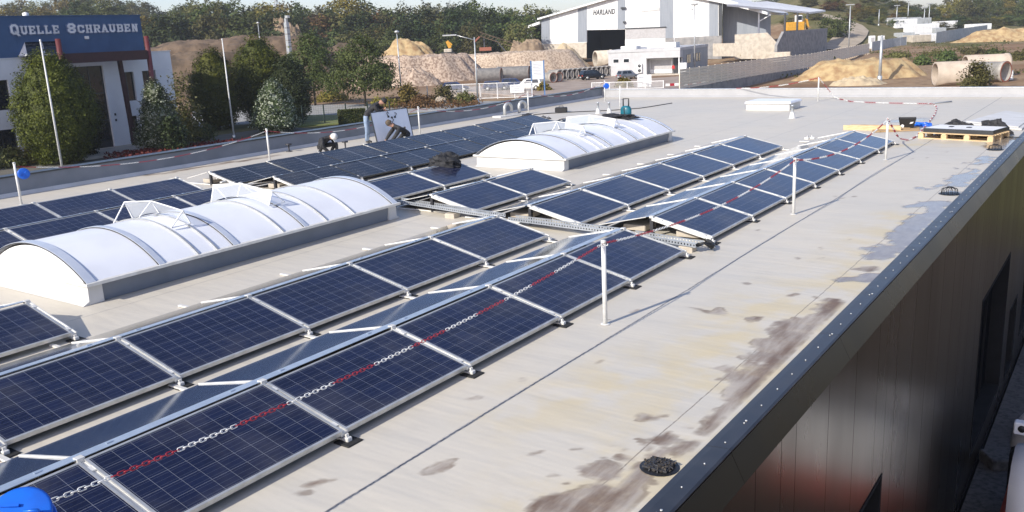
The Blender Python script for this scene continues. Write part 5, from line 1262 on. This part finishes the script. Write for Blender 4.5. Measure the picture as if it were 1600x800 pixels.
m = MB(); m.box(1.5,3,Hh+.002,4.5,6,Hh+.55); m.box(6.0,5,Hh+.002,11.5,8,Hh+.9); m.tube([(W-2,4,Hh),(W-2,4,Hh+2.4)], .05, 6); m.build('roof_unit', 'white_paint', of)
m = MB(); m.box(ex0-.5,-1.6,.0,W+.4,2.0,.12); m.build('step', 'concrete_pale', of)
o = thing('white_cabinet', 'white waist high cabinet standing at the site office entrance', 'cabinet', of.matrix_basis @ Vector((ex0+6.4,-.6,.13)), of.rotation_euler.z); m = MB(); m.bbox(0,0,0,1.3,.6,1.9,.04); m.build('cabinet_body', 'white_paint', o); m = MB(); m.box(.63,-.02,.1,.66,-.001,1.8); m.build('door_gap', 'cap_dark', o)
pr = person('person in bright red jacket standing in the site office entrance', dict(pelvis=(0,0,.95), waist=(0,0,1.08), chest=(0,0,1.30), neck=(0,.0,1.47), chin=(.03,0,1.57), crown=(.02,0,1.68), sh_l=(0,.19,1.38), sh_r=(0,-.19,1.38), el_l=(-.03,.26,1.10), el_r=(-.03,-.26,1.10), wr_l=(.05,.27,.86), wr_r=(.05,-.27,.86),
    hip_l=(0,.10,.90), hip_r=(0,-.10,.90), knee_l=(.02,.11,.49), knee_r=(.02,-.11,.49), ank_l=(0,.12,.09), ank_r=(0,-.12,.09), toe_l=(.14,.13,.04), toe_r=(.14,-.13,.04)), ['red_cloth','black_cloth','skin','black_plastic'], ('hair','bark'), (1,0,-.1), of.matrix_basis @ Vector((ex0+5.2,-.2,.13)), R(-60))
del pr['group']

# ------------------------------------------------------------------ vehicles
def car(label, loc, rz, paintm, L=4.5, Wd=1.8, Ht=1.6, hatch=True, cat='car'):
    t = thing('parked_car', label, cat, loc, rz, 'cars parked in the yard and street')
    st = [(-.5,.62,.45,.70),(-.485,.82,.40,.93),(-.40,.92,.28,.98),(-.2,.98,.25,1.0),(.1,.98,.25,.99),(.25,.95,.25,.98),(.42,.86,.28,.92),(.49,.74,.38,.78),(.5,.60,.42,.66)] # x/L, shoulder height frac, bottom, width frac
    m = MB(); vs = []; n = 10
    hs = Ht*.60
    for x, sh, bt, wf in st:
        w = Wd/2*wf; z0 = bt; z1 = hs*sh
        for (a, b) in ((-.85,0),(-1,.25),(-1,.62),(-.97,.85),(-.80,1),(.80,1),(.97,.85),(1,.62),(1,.25),(.85,0)): vs.append((x*L, a*w, z0+(z1-z0)*b))
    k = len(st); fs = [(i*n+j, i*n+(j+1)%n, (i+1)*n+(j+1)%n, (i+1)*n+j) for i in range(k-1) for j in range(n)]+[tuple(range(n)), tuple((k-1)*n+j for j in range(n))]
    m.add(vs, fs, 0, False)
    rx = (-.47,-.40,.10,.27) if hatch else (-.40,-.25,.10,.27); bz = hs*.93; wb, wt = Wd*.46, Wd*.37
    vs = [(rx[0]*L,-wb,bz),(rx[3]*L,-wb,bz),(rx[3]*L,wb,bz),(rx[0]*L,wb,bz),(rx[1]*L,-wt,Ht-.03),(rx[2]*L,-wt,Ht-.03),(rx[2]*L,wt,Ht-.03),(rx[1]*L,wt,Ht-.03),(rx[1]*L*.7,-wt*.93,Ht),(rx[2]*L*.5,-wt*.93,Ht),(rx[2]*L*.5,wt*.93,Ht),(rx[1]*L*.7,wt*.93,Ht)]
    m.add(vs, [(0,1,5,4),(1,2,6,5),(2,3,7,6),(3,0,4,7),(4,5,9,8),(5,6,10,9),(6,7,11,10),(7,4,8,11),(8,9,10,11)], 0, False)
    m.build('body', paintm, t)
    V8 = [Vector(v) for v in vs]
    def pane(ids, u0, u1, v0, v1, out):
        a, b, c, d = [V8[i] for i in ids]
        q = lambda u, v: (a*(1-u)+b*u)*(1-v)+(d*(1-u)+c*u)*v
        mm = MB(); P = [q(u0,v0), q(u1,v0), q(u1,v1), q(u0,v1)]; mm.prism([p+Vector(out)*.004 for p in P], Vector(out)*.012); mm.build('window', 'car_glass', t)
    for sy, ids in ((-1,(0,1,5,4)),(1,(3,2,6,7))): pane(ids,.10,.46,.18,.9,(0,sy,.2)); pane(ids,.50,.82,.18,.9,(0,sy,.2))
    pane((1,2,6,5),.08,.92,.1,.9,(1,0,.6)); pane((3,0,4,7),.1,.9,.2,.9,(-1,0,.4))
    for x in (-.30,.31):
        for sy in (-1,1):
            w = MB(); r = .33 if Ht < 1.65 else .37; w.lathe([(r*.62,-.02),(r*.7,.0),(r,-.01),(r,-.19),(r*.7,-.2)], 18, (x*L, sy*(Wd/2+.012), r), 0, True, (0,sy,0)); wo = w.build('wheel', 'rubber', t)
            w = MB(); w.lathe([(0,.004),(r*.15,.006),(r*.62,-.015),(r*.62,-.10),(0,-.08)], 12, (x*L, sy*(Wd/2+.012), r), 0, True, (0,sy,0)); w.build('rim', 'alu', wo)
            w = MB(); w.lathe([(0,.0),(r*1.12,.0)], 16, (x*L, sy*(Wd/2*.985+.003), r), 0, False, (0,sy,0)); w.build('wheel_arch', 'black_plastic', t)
    for sy in (-1,1):
        MB().bbox(-.503*L, sy*Wd*.36-.14, hs*.66, -.485*L, sy*Wd*.36+.14, hs*.86, .005).build('tail_light', 'red_machine', t)
        MB().bbox(.478*L, sy*Wd*.33-.16, hs*.58, .503*L, sy*Wd*.33+.16, hs*.74, .005).build('headlight', 'clear_sheet', t)
    MB().box(-.507*L,-.26,hs*.45,-.501*L,.26,hs*.57).build('number_plate', 'white_paint', t)
    MB().box(-.52*L,-Wd*.42,.30,-.495*L,Wd*.42,hs*.38).build('bumper', 'black_plastic', t)
    return t
car('black estate car parked beside the row of pipes, left of the hatchback', gz(926,124,-4.88), R(56), 'car_black', 4.7, 1.9, 1.66)
car('silver grey hatchback parked in front of the site office, rear towards us', gz(981,123.5,-4.88), R(62), 'car_silver', 3.9, 1.7, 1.5)
car('dark blue car behind the left end of the white gate', gz(712,143,-4.9), R(40), 'car_blue', 4.4, 1.8, 1.5); car('dark blue car behind the middle of the white gate', gz(775,141,-4.9), R(38), 'car_blue', 4.3, 1.8, 1.45)
car('dark blue car just left of the white van behind the gate', gz(803,138,-4.9), R(38), 'car_blue', 4.4, 1.8, 1.6); car('white estate car behind the gate next to the billboard', gz(826,141,-4.9), R(200), 'car_white', 4.6, 1.8, 1.75)

# ------------------------------------------------------------------ pipes
def pipe(label, c, ang, r, L, mt='concrete', rim=None, group=None):
    t = thing('concrete_pipe', label, 'pipe', c, ang, group); w = r*.13
    m = MB(); m.lathe([(r-w,-L/2),(r,-L/2),(r,L/2-.4),(r*1.06,L/2-.38),(r*1.06,L/2),(r-w,L/2),(r-w,-L/2)], 28, (0,0,r), 0, True, (1,0,0)); m.build('barrel', mt, t)
    m = MB(); 
    for x in ((-L/2-.012), (L/2+.012)): m.lathe([(r-w+.01,x-.01),(r*(1.05 if x > 0 else .99),x-.01),(r*(1.05 if x > 0 else .99),x+.01),(r-w+.01,x+.01),(r-w+.01,x-.01)], 28, (0,0,r), 0, False, (1,0,0))
    if rim: m.build('rim_seal', rim, t)
    return t
a, b = gz(868,126,-4.9), gz(951,118.5,-4.9); dd = (b-a); ang = math.atan2(dd.y, dd.x)-math.pi/2
for k in range(12):
    pipe(f'grey concrete pipe {ORD[11-k]} from the office end of the long pipe row', a.lerp(b, k/11), ang+rnd.uniform(-.03,.03), .95, 2.6, 'concrete', None, 'concrete pipes standing in a row')
a2, b2 = gz(858,129.5,-4.9), gz(876,127,-4.9)
for k in range(2): pipe('rust rimmed concrete pipe at the left end of the pipe row, behind the billboard', gz(858+k*9,129-k,-4.9), ang, .85, 2.4, 'concrete', 'rust', 'rust rimmed pipes behind the billboard')
pipe('wide brownish pipe lying behind the lamp with an arm, open rust rimmed end left', gz(765,130,-4.9), ra+R(168), 1.35, 4.6, 'concrete', 'rust')
pipe('wide brownish pipe lying behind the blue cars, open rust rimmed end with sand inside', gz(803,127,-4.9), ra+R(165), 1.35, 6.2, 'concrete', 'rust')
pipe('pale pipe lying just left of the billboard', gz(826,125,-4.9), ra+R(20), 1.3, 2.6, 'concrete_pale')
pipe('tan concrete pipe partly in front of the hall door above the pipe row', gz(943,104,-4.9), ra+R(15), 1.9, 4.2, 'concrete_pale')
mat('pipe_tan', (.50,.42,.34), (.40,.335,.27), .8, .8, bump=.2)
G = 'big pipes on the right field'
pipe('largest pale concrete pipe on the right field, lying broadside', gz(1489,133.5), ra+R(-8), 1.42, 4.3, 'pipe_tan', None, G)
pipe('big pipe on the right field showing its open rust red end', gz(1549,128), ra+R(-58), 1.22, 3.4, 'concrete', 'rust', G)
o = pipe('pale big pipe lying behind the other two big pipes', gz(1540,115,-4.6), ra+R(-6), 1.25, 5.4, 'pipe_tan', None, G)
t = thing('water_tank', 'small white cage tank right of the big pipes', 'tank', gz(1574,124.5), ra-.3)
MB().bbox(-.5,-.5,.14,.5,.5,1.1,.08).build('tank_body', 'white_paint', t); m = MB()
for z in (.15,.45,.75,1.08): 
    for a, b in (((-.53,-.53,z),(.53,-.53,z)),((.53,-.53,z),(.53,.53,z)),((.53,.53,z),(-.53,.53,z)),((-.53,.53,z),(-.53,-.53,z))): m.bar(a,b,.03,.03)
for x in (-.53,-.18,.18,.53): m.bar((x,-.53,0),(x,-.53,1.1),.03,.03); m.bar((x,.53,0),(x,.53,1.1),.03,.03); m.bar((.53,x,0),(.53,x,1.1),.03,.03)
m.box(-.55,-.55,0,.55,.55,.13); m.build('cage', 'galv', t)

# ------------------------------------------------------------------ fences, gate, billboard
def fence(label, pts, h, post_step, kind, pm, fm, z=None, name='fence'):
    t = thing(name, label, 'fence', pts[0]); o = t.location.copy(); P = path_sample(pts, post_step)
    m = MB()
    for i, (c, d) in enumerate(P): MB().box(-.05,-.05,-.3,.05,.05,h+.05).build('post', pm, t, c-o)
    for (c, d), (c2, _) in zip(P[:-1], P[1:]):
        a, b = c-o, c2-o; L = (b-a).length
        if kind == 'mesh':
            for k in range(9): m.bar(a+up*(.1+h*.98*k/9), b+up*(.1+h*.98*k/9), .012, .012)
            for k in range(int(L/.25)): q = a.lerp(b, k*.25/L); m.bar(q+up*.05, q+up*h, .007, .007)
        elif kind == 'bars':
            m.bar(a+up*.12, b+up*.12, .06, .08); m.bar(a+up*h, b+up*h, .06, .08)
            n = int(L/.16)
            for k in range(1, n): q = a.lerp(b, k/n); m.bar(q+up*.15, q+up*h, .03, .03)
        elif kind == 'plank':
            n = 7
            for k in range(n): m.bar(a+up*(h*(k+.5)/n), b+up*(h*(k+.5)/n), .06, h/n-.035)
        elif kind == 'sheet':
            for k in range(4): q, q2 = a.lerp(b, k/4), a.lerp(b, (k+.97)/4); m.bar(q+up*h/2, q2+up*h/2, .05, h)
    m.build('panel', fm, t); return t
mat('fence_green', (.03,.05,.04), None, 5, .5); mat('plank_grey', (.82,.72,.58), (.72,.62,.49), 1.5, .85, stretch=(1,1,6)); mat('fence_pale', (.42,.44,.45), (.34,.36,.37), 1.2, .6)
fence('dark wire mesh fence along the lawn behind the left parapet', [gz(440,198), gz(480,194.5), gz(513,193), gz(549,191), gz(640,186)], 2.0, 2.35, 'mesh', 'fence_green', 'fence_green')
fence('white barred sliding gate in front of the gravel heaps', [gz(698,157), gz(846,151.5)], 2.1, 2.4, 'bars', 'white_paint', 'white_paint', name='gate')
fence('thin grey mesh fence left of the white gate', [gz(640,157), gz(696,154)], 1.9, 2.6, 'mesh', 'galv_pole', 'galv_pole')
fence('white fence panels continuing right from the gate behind the far parapet', [gz(925,141.5), gz(1000,139.5), gz(1060,138)], 1.1, 2.6, 'bars', 'white_paint', 'white_paint')
fence('long fence of weathered tan planks running back beside the sand heap', [gz(1062,138.5,-3.6), gz(1104,131.5,-3.6), gz(1200,114.5,-3.9), gz(1269,104,-4.3), gz(1358,82.5,-4.6)], 2.2, 2.6, 'plank', 'plank_grey', 'plank_grey')
w1 = [gz(1062,138.5,-3.6), gz(1104,131.5,-3.6), gz(1200,114.5,-3.9), gz(1262,105,-4.3)]
m = MB(); 
for a, b in zip(w1[:-1], w1[1:]): m.prism([Vector((a.x,a.y,-6)),Vector((b.x,b.y,-6)),Vector((b.x,b.y,b.z-.02)),Vector((a.x,a.y,a.z-.02))], (.25,-.1,0))
tag(m.build('retaining_wall', 'concrete_grey'), 'low dark concrete retaining wall beneath the plank fence', 'retaining wall')
fence('pale sheet fence behind the field, left of the white containers', [gterr(1362,80), gterr(1394,74), gterr(1416,71)], 2.4, 3.2, 'sheet', 'fence_pale', 'fence_pale')
fence('long pale grey sheet fence in front of the right hill wood', [gterr(1462,68), gterr(1500,61.5), gterr(1548,54)], 3.2, 4.2, 'sheet', 'fence_pale', 'fence_pale')
t = thing('billboard', 'white site notice board between two blue posts beside the gate', 'notice board', gz(842,151), ra)
m = MB(); m.box(-.85,-.05,2.35,.75,.05,4.75); bd = m.build('board', 'white_paint', t)
for x in (-.92,.82): m = MB(); m.box(x-.09,-.09,-.3,x+.09,.09,4.85); m.build('post', 'blue_plastic', t)
for n in t.children:
    if n.name.startswith('post'): n.data.materials.clear(); n.data.materials.append(mat('post_blue', (.10,.20,.40), None, 3, .5))
mat('print_grey', (.40,.42,.48), None, 3, .7)
m = MB()
for k in range(9): m.box(-.65,-.058,4.5-k*.2,-.65+(1.2 if k % 3 else .8),-.052,4.56-k*.2)
m.build('printed_rows', 'print_grey', bd)
t = thing('gate_banner', 'white printed banner tied to the right end of the gate', 'banner', gz(808,152.8)+up*.5+Vector((.25,-.25,0)), math.atan2((gz(846,151.5)-gz(698,157)).y, (gz(846,151.5)-gz(698,157)).x))
m = MB(); m.box(-.95,-.03,.2,.95,.0,1.3); bb = m.build('cloth', 'white_paint', t); m = MB()
for x, z, w in ((-.8,1.0,1.5),(-.5,.72,.9),(-.8,.42,1.6)): 
    for k in range(int(w/.16)): m.box(x+k*.16,-.036,z,x+k*.16+.1,-.031,z+.16)
m.build('printing', 'print_grey', bb)
t = thing('notice_sign', 'white notice sign standing behind the far parapet in front of the yard', 'sign', gz(1007,139), ra); 
m = MB(); m.box(-1.0,-.03,.3,1.0,.03,2.0); bb = m.build('board', 'white_paint', t); m = MB(); m.box(-.95,-.02,-.3,-.85,.02,.3); m.box(.85,-.02,-.3,.95,.02,.3); m.build('leg', 'galv_pole', t); 
for q in ((-.8,1.6,-.1,1.7),(-.3,1.25,.1,1.32),(-.1,.9,0,1.245)): m = MB(); m.box(q[0],-.036,q[1],q[2],-.031,q[3]); m.build('printing', 'print_grey', bb)
t = thing('tape_barrier', 'red and white warning boards along the yard edge right of the notice sign', 'barrier', gz(1068,138.5), ra); 
for k in range(9): m = MB(); m.box(-2.5+k*.62,-.03,.45,-2.5+k*.62+.6,.03,.8); m.build('red_board' if k % 2 else 'white_board', 'chain_red' if k % 2 else 'chain_white', t); m = MB(); [m.box(x,-.04,-.3,x+.08,.04,.5) for x in (-2.4,0,2.6)]; m.build('leg', 'galv_pole', t)

# ------------------------------------------------------------------ lamps and masts
def lamp(px, py0, py1, D, label, kind, r=.09):
    P = atd(px, py1, D); z0 = hgt(P.x, P.y); h = P.z-z0
    t = thing('street_lamp', label, 'street lamp', (P.x, P.y, z0), ra); m = MB(); m.tube([(0,0,-.3),(0,0,h)], [r*1.2,r*.75], 10); m.lathe([(r*1.6,0),(r*1.6,.6),(r*1.2,.65)], 10); m.build('pole', 'galv_pole', t)
    m = MB()
    if kind == 'globe': m.lathe([(0,h+.42),(.28,h+.30),(.34,h+.16),(.22,h+.02),(.06,h-.02)], 14)
    elif kind == 'arm': m.tube([(0,0,h-.35),(-2.3,0,h+.35)], [.06,.05], 8); m.bbox(-4.0,-.16,h+.30,-2.2,.16,h+.46,.05)
    elif kind == 'flood':
        m.bar((-.55,0,h),(.55,0,h),.08,.08)
        for x in (-.45,.0,.45): m.bbox(x-.2,-.3,h+.05,x+.2,.25,h+.3,.04)
        m.bbox(-.6,-.2,h-.9,-.3,.1,h-.6,.04)
    elif kind == 'flat': m.bbox(-1.1,-.3,h,.9,.3,h+.22,.06)
    elif kind == 'cap': m.lathe([(0,h+.1),(r*.9,h+.05),(r*.9,h)], 10)
    m.build('lamp_head' if kind != 'cap' else 'pole_cap', 'alu', t); return t
lamp(620,165,52,118,'slim lamp post with round head behind the workers','globe'); lamp(741,165,58,111,'lamp post with long arm reaching left above the white gate','arm',.10)
lamp(1085.5,118,8,160,'tall floodlight mast in front of the site office','flood',.13); lamp(1378,137,56,118,'thick white post rising beyond the far parapet by the sand heap','cap',.20)
for px, pt, D, L in ((1329,8,215,'tall lamp post beside the hill road bend with flat head'),(1402,9,300,'lamp post at the container yard, leftmost of the four'),(1420,2,315,'tallest lamp post at the container yard'),(1445,12,305,'shorter lamp post at the container yard, left of the rightmost'),(1453,6,310,'rightmost lamp post at the container yard')): lamp(px,60,pt,D,L,'flat',.16)
lamp(1374,60,15,290,'thin bare mast left of the container yard lamps','cap',.16)
lamp(403,60,37,190,'short lamp post on the dark earth bank','globe',.10)
t = thing('concrete_mast', 'thick grey lattice patterned mast above the clipped trees', 'mast', (*atd(450,60,175).xy, -5)); h = atd(450,35,175).z+5; m = MB(); m.bar((0,0,0),(0,0,h),.75,.75); m.bar((0,0,h),(0,0,h+.8),.5,.5); m.build('shaft', 'galv_pole', t); m = MB()
for k in range(int(h/1.2)): m.box(-.39,-.39,1+k*1.2,.39,.39,1.25+k*1.2)
m.build('collar', 'concrete_grey', t); MB().bbox(.1,-.4,h+.8,.9,.3,h+1.3,.05).build('lamp_head', 'alu', t)
t = thing('power_pylon', 'distant lattice power pylon barely above the wood', 'pylon', (*atd(432,10,640).xy, 10)); h = atd(432,-3,640).z-10; m = MB()
for sx in (-1,1):
    for sy in (-1,1): m.bar((sx*3,sy*3,0),(sx*.6,sy*.6,h),.5,.5)
for k in range(8):
    z0, z1 = h*k/8, h*(k+1)/8; w0, w1 = 3-2.4*k/8, 3-2.4*(k+1)/8
    for sy in (-1,1): m.bar((-w0,sy*w0,z0),(w1,sy*w1,z1),.3,.3); m.bar((w0,sy*w0,z0),(-w1,sy*w1,z1),.3,.3)
for z in (.72,.84,.96): m.bar((-6,0,h*z),(6,0,h*z),.6,.6)
m.build('lattice', 'galv_pole', t)

# ------------------------------------------------------------------ crusher, conveyors, containers
t = thing('conveyor', 'long rust coloured conveyor boom behind the gravel heaps', 'conveyor', (*atd(770,75,205).xy, -3), ra)
def lp(px, py, D=205): 
    P = atd(px, py, D)-t.location; return Matrix.Rotation(-ra,3,'Z') @ P
m = MB(); 
for dy in (-.5,.5):
    for dz in (0,.9): m.bar(lp(750,56.5)+Vector((0,dy,dz)), lp(804,70)+Vector((0,dy,dz-.6)), .14, .14)
for k in range(9): 
    p, q = lp(750,56.5).lerp(lp(804,70), k/9), lp(750,56.5).lerp(lp(804,70), (k+1)/9); m.bar(p+Vector((0,-.5,0)), q+Vector((0,-.5,.8)), .1, .1)
m.build('boom', 'earth_tan', t); m = MB(); m.bar(lp(757,79), lp(756,57), .3, .3); m.bar(lp(790,80), lp(775,63), .25, .25); m.build('leg', 'dark_steel', t); m = MB(); m.bar(lp(749,57.5,204), lp(741,66,204), .9, .25); m.build('chute', 'rust', t)
a, b = lp(744,80), lp(768,80); m = MB(); m.box(a.x+.8, -1, a.z, b.x, 1, a.z+.8); m.build('hopper', 'rust', t)
t = thing('excavator', 'small orange digger arm standing on top of the gravel behind the lamp arm', 'digger', (*atd(702,76,200).xy, .1), ra); m = MB(); m.bbox(-1.2,-.8,.3,.6,.8,1.0,.12); m.build('machine_body', 'concrete_pale', t); m = MB(); m.bar((.2,0,1.2),(-.4,0,2.7),.5,.7); m.bar((-.4,0,2.7),(.6,0,1.8),.4,.5); m.build('digging_arm', 'yellow_machine', t); m = MB(); m.bbox(-1.8,-1.2,-.4,1.4,-.6,.28,.15); m.bbox(-1.8,.6,-.4,1.4,1.2,.28,.15); m.build('track', 'rubber', t)
def container(px, py, w, h, D, label, mt='white_paint', d=5.0):
    P = atd(px, py, D); P.z = hgt(P.x, P.y)-.1; t = thing('container', label, 'container', P, ra+R(8), 'white containers in the yard by the hill'); m = MB(); m.bbox(-w/2,-d/2,.2,w/2,d/2,h,.08); n = int(w/.5)
    for k in range(n): m.box(-w/2+.2+k*.5,-d/2-.05,.4,-w/2+.42+k*.5,-d/2-.001,h-.2)
    m.build('box_body', mt, t); m = MB(); m.box(-w/2+.1,-d/2+.1,-.1,w/2-.1,d/2-.1,.195); m.build('base_frame', 'cap_dark', t); return t
container(1408,57,8,3.0,295,'long white container with pale stripes at the left of the yard'); container(1433,58,7,3.2,285,'white container in the middle of the yard below the lamp posts'); container(1447,58,6,3.0,300,'white container right of the middle in the yard')
container(1432,68,6,2.2,262,'low cream container in front of the others, nearest the field','concrete_pale'); container(1455,66,5,2.4,268,'white low container beside the cream one'); container(1475,50,7,2.6,320,'pale container behind the sheet fence'); container(1527,52,7,2.2,310,'white long container by the far yellow sand')
for px, L in ((1361.5,'white upright kiosk box left at the end of the plank fence'),(1376,'white upright kiosk box right at the end of the plank fence')):
    P = gterr(px, 76); t = thing('gate_box', L, 'kiosk', P, ra); MB().bbox(-.75,-.6,0,.75,.6,3.4,.1).build('box_body', 'white_paint', t); MB().box(-.45,-.64,1.9,.45,-.61,2.9).build('window', 'translucent_panel', t)

for k, (px, py, w_, h_, D_, L_) in enumerate(((1398,52,5,2.6,300,'grey container at the left end of the white containers'),(1422,50,5,2.8,312,'grey container between the lamp posts of the yard'),(1440,48,4,3.4,318,'tall narrow grey container behind the white ones'),(1462,58,4,2.2,292,'small grey container at the right end of the white ones'),(1412,66,4,1.8,272,'low grey container left of the cream one'))): container(px, py, w_, h_, D_, L_, 'fence_pale')
# white ribbed machine in the dark strip beside the wall
t = thing('white_machine', 'white machine hood with grey ribs standing in the dark strip beside the bronze wall', 'machine', (.37,17.2,-6.5), 0.0)
m = MB(); prof = [(-.75,1.0),(-.72,1.55),(-.5,1.9),(.0,2.05),(.5,1.9),(.72,1.55),(.75,1.0)]; n = 9; vs = []
for i in range(n+1):
    f = i/n; sc = 1-.18*max(0, abs(f-.4)-.3)*2
    for y, z in prof: vs.append((-1.6+3.0*f, y*sc, z*sc))
k = len(prof); m.add(vs, [(i*k+j, i*k+j+1, (i+1)*k+j+1, (i+1)*k+j) for i in range(n) for j in range(k-1)]+[tuple(range(k)), tuple(n*k+j for j in range(k))], 0, True); m.build('hood', 'white_paint', t)
m = MB()
for x in (-.9,-.4,.1,.6): m.tube([(x+.12*abs(y), y*1.01, z*1.005) for y, z in prof], .035, 6)
m.build('rib', 'grey_cladding', t)
m = MB(); m.bbox(-1.7,-.85,.45,1.5,.85,.99,.1); m.build('base', 'red_machine', t)
m = MB(); m.lathe([(.0,.9),(.35,.8),(.55,.5),(.6,.1),(.6,0)], 18, (-1.2,1.45,1.35)); m.build('tank_dome', 'membrane_white', t); m = MB(); m.bbox(-1.72,.85,1.85,-1.45,1.05,2.08,.02); lb = m.build('filler_box', 'white_paint', t); m = MB(); m.lathe([(0,.01),(.07,.01),(.07,0)], 12, (-1.58,.845,1.97), 0, True, (0,-1,0)); m.build('filler_cap', 'black_plastic', lb)
m = MB(); m.bbox(-1.75,.8,.45,1.4,2.1,1.5,.1); m.build('chassis', 'black_plastic', t)
for x in (-1.1,1.0):
    for y in (-.8,1.9): w = MB(); w.lathe([(.15,-.1),(.45,-.1),(.45,.1),(.15,.1)], 18, (x,y,.45), 0, True, (0,1,0)); w.build('wheel', 'rubber', t)
for k, (x, y) in enumerate(((-1.6,20.8),(-1.3,22.6))):
    m = MB(); m.bbox(-.5,-.3,0,.5,.3,.25,.03); o = m.build('kerb_stone', 'rubble', None, (x,y,-6.6)); o.rotation_euler.z = .6+k; tag(o, ('grey kerb stone lying in the rubble by the tall doorway, nearer one','grey kerb stone lying in the rubble by the tall doorway, farther one')[k], 'kerb stone')

# ------------------------------------------------------------------ light, sky, view
w = bpy.data.worlds.new('World'); SC.world = w; w.use_nodes = True; nt = w.node_tree
sky = nt.nodes.new('ShaderNodeTexSky'); sky.sky_type = 'NISHITA'; sky.sun_disc = False
SUN = Vector((-.2, -.96, .605)).normalized()
sky.sun_elevation = math.asin(SUN.z); sky.sun_rotation = math.atan2(-SUN.x, SUN.y) % (2*math.pi); sky.air_density = 1.0; sky.dust_density = 1.2; sky.ozone_density = 2.5; sky.altitude = 300
tn = nt.nodes.new('ShaderNodeMix'); tn.data_type = 'RGBA'; tn.blend_type = 'MULTIPLY'; tn.inputs[0].default_value = 1; nt.links.new(sky.outputs[0], tn.inputs[6]); tn.inputs[7].default_value = (1.0,.94,1.03,1); nt.links.new(tn.outputs[2], nt.nodes['Background'].inputs[0]); nt.nodes['Background'].inputs[1].default_value = .115
sl = bpy.data.lights.new('sun', 'SUN'); sl.energy = 3.9; sl.angle = R(.53); sl.color = (1, .94, .84); so = bpy.data.objects.new('sun', sl); COL.objects.link(so); so.rotation_euler = SUN.to_track_quat('Z', 'Y').to_euler(); so.location = (0,-10,30)
SC.view_settings.view_transform = 'Standard'; SC.view_settings.look = 'None'; SC.view_settings.exposure = .62; SC.view_settings.gamma = 1; SC.view_settings.use_curve_mapping = False
hm = bpy.data.materials.new('haze'); hm.use_nodes = True; hn_ = hm.node_tree; hn_.nodes.clear(); ho = hn_.nodes.new('ShaderNodeOutputMaterial'); hv = hn_.nodes.new('ShaderNodeVolumePrincipled')
hv.inputs['Color'].default_value = (.86,.90,.96,1); hv.inputs['Density'].default_value = .00026; hv.inputs['Anisotropy'].default_value = .1; hn_.links.new(hv.outputs[0], ho.inputs['Volume'])
MATS['haze'] = hm; m = MB(); m.box(-960,-340,-11,480,1260,64); o = m.build('haze', 'haze'); tag(o, 'thin pale haze lying over the whole industrial estate', 'haze', None, 'stuff')
SC.render.engine = 'CYCLES'; SC.cycles.max_bounces = 6; SC.cycles.transparent_max_bounces = 12; SC.cycles.use_denoising = True
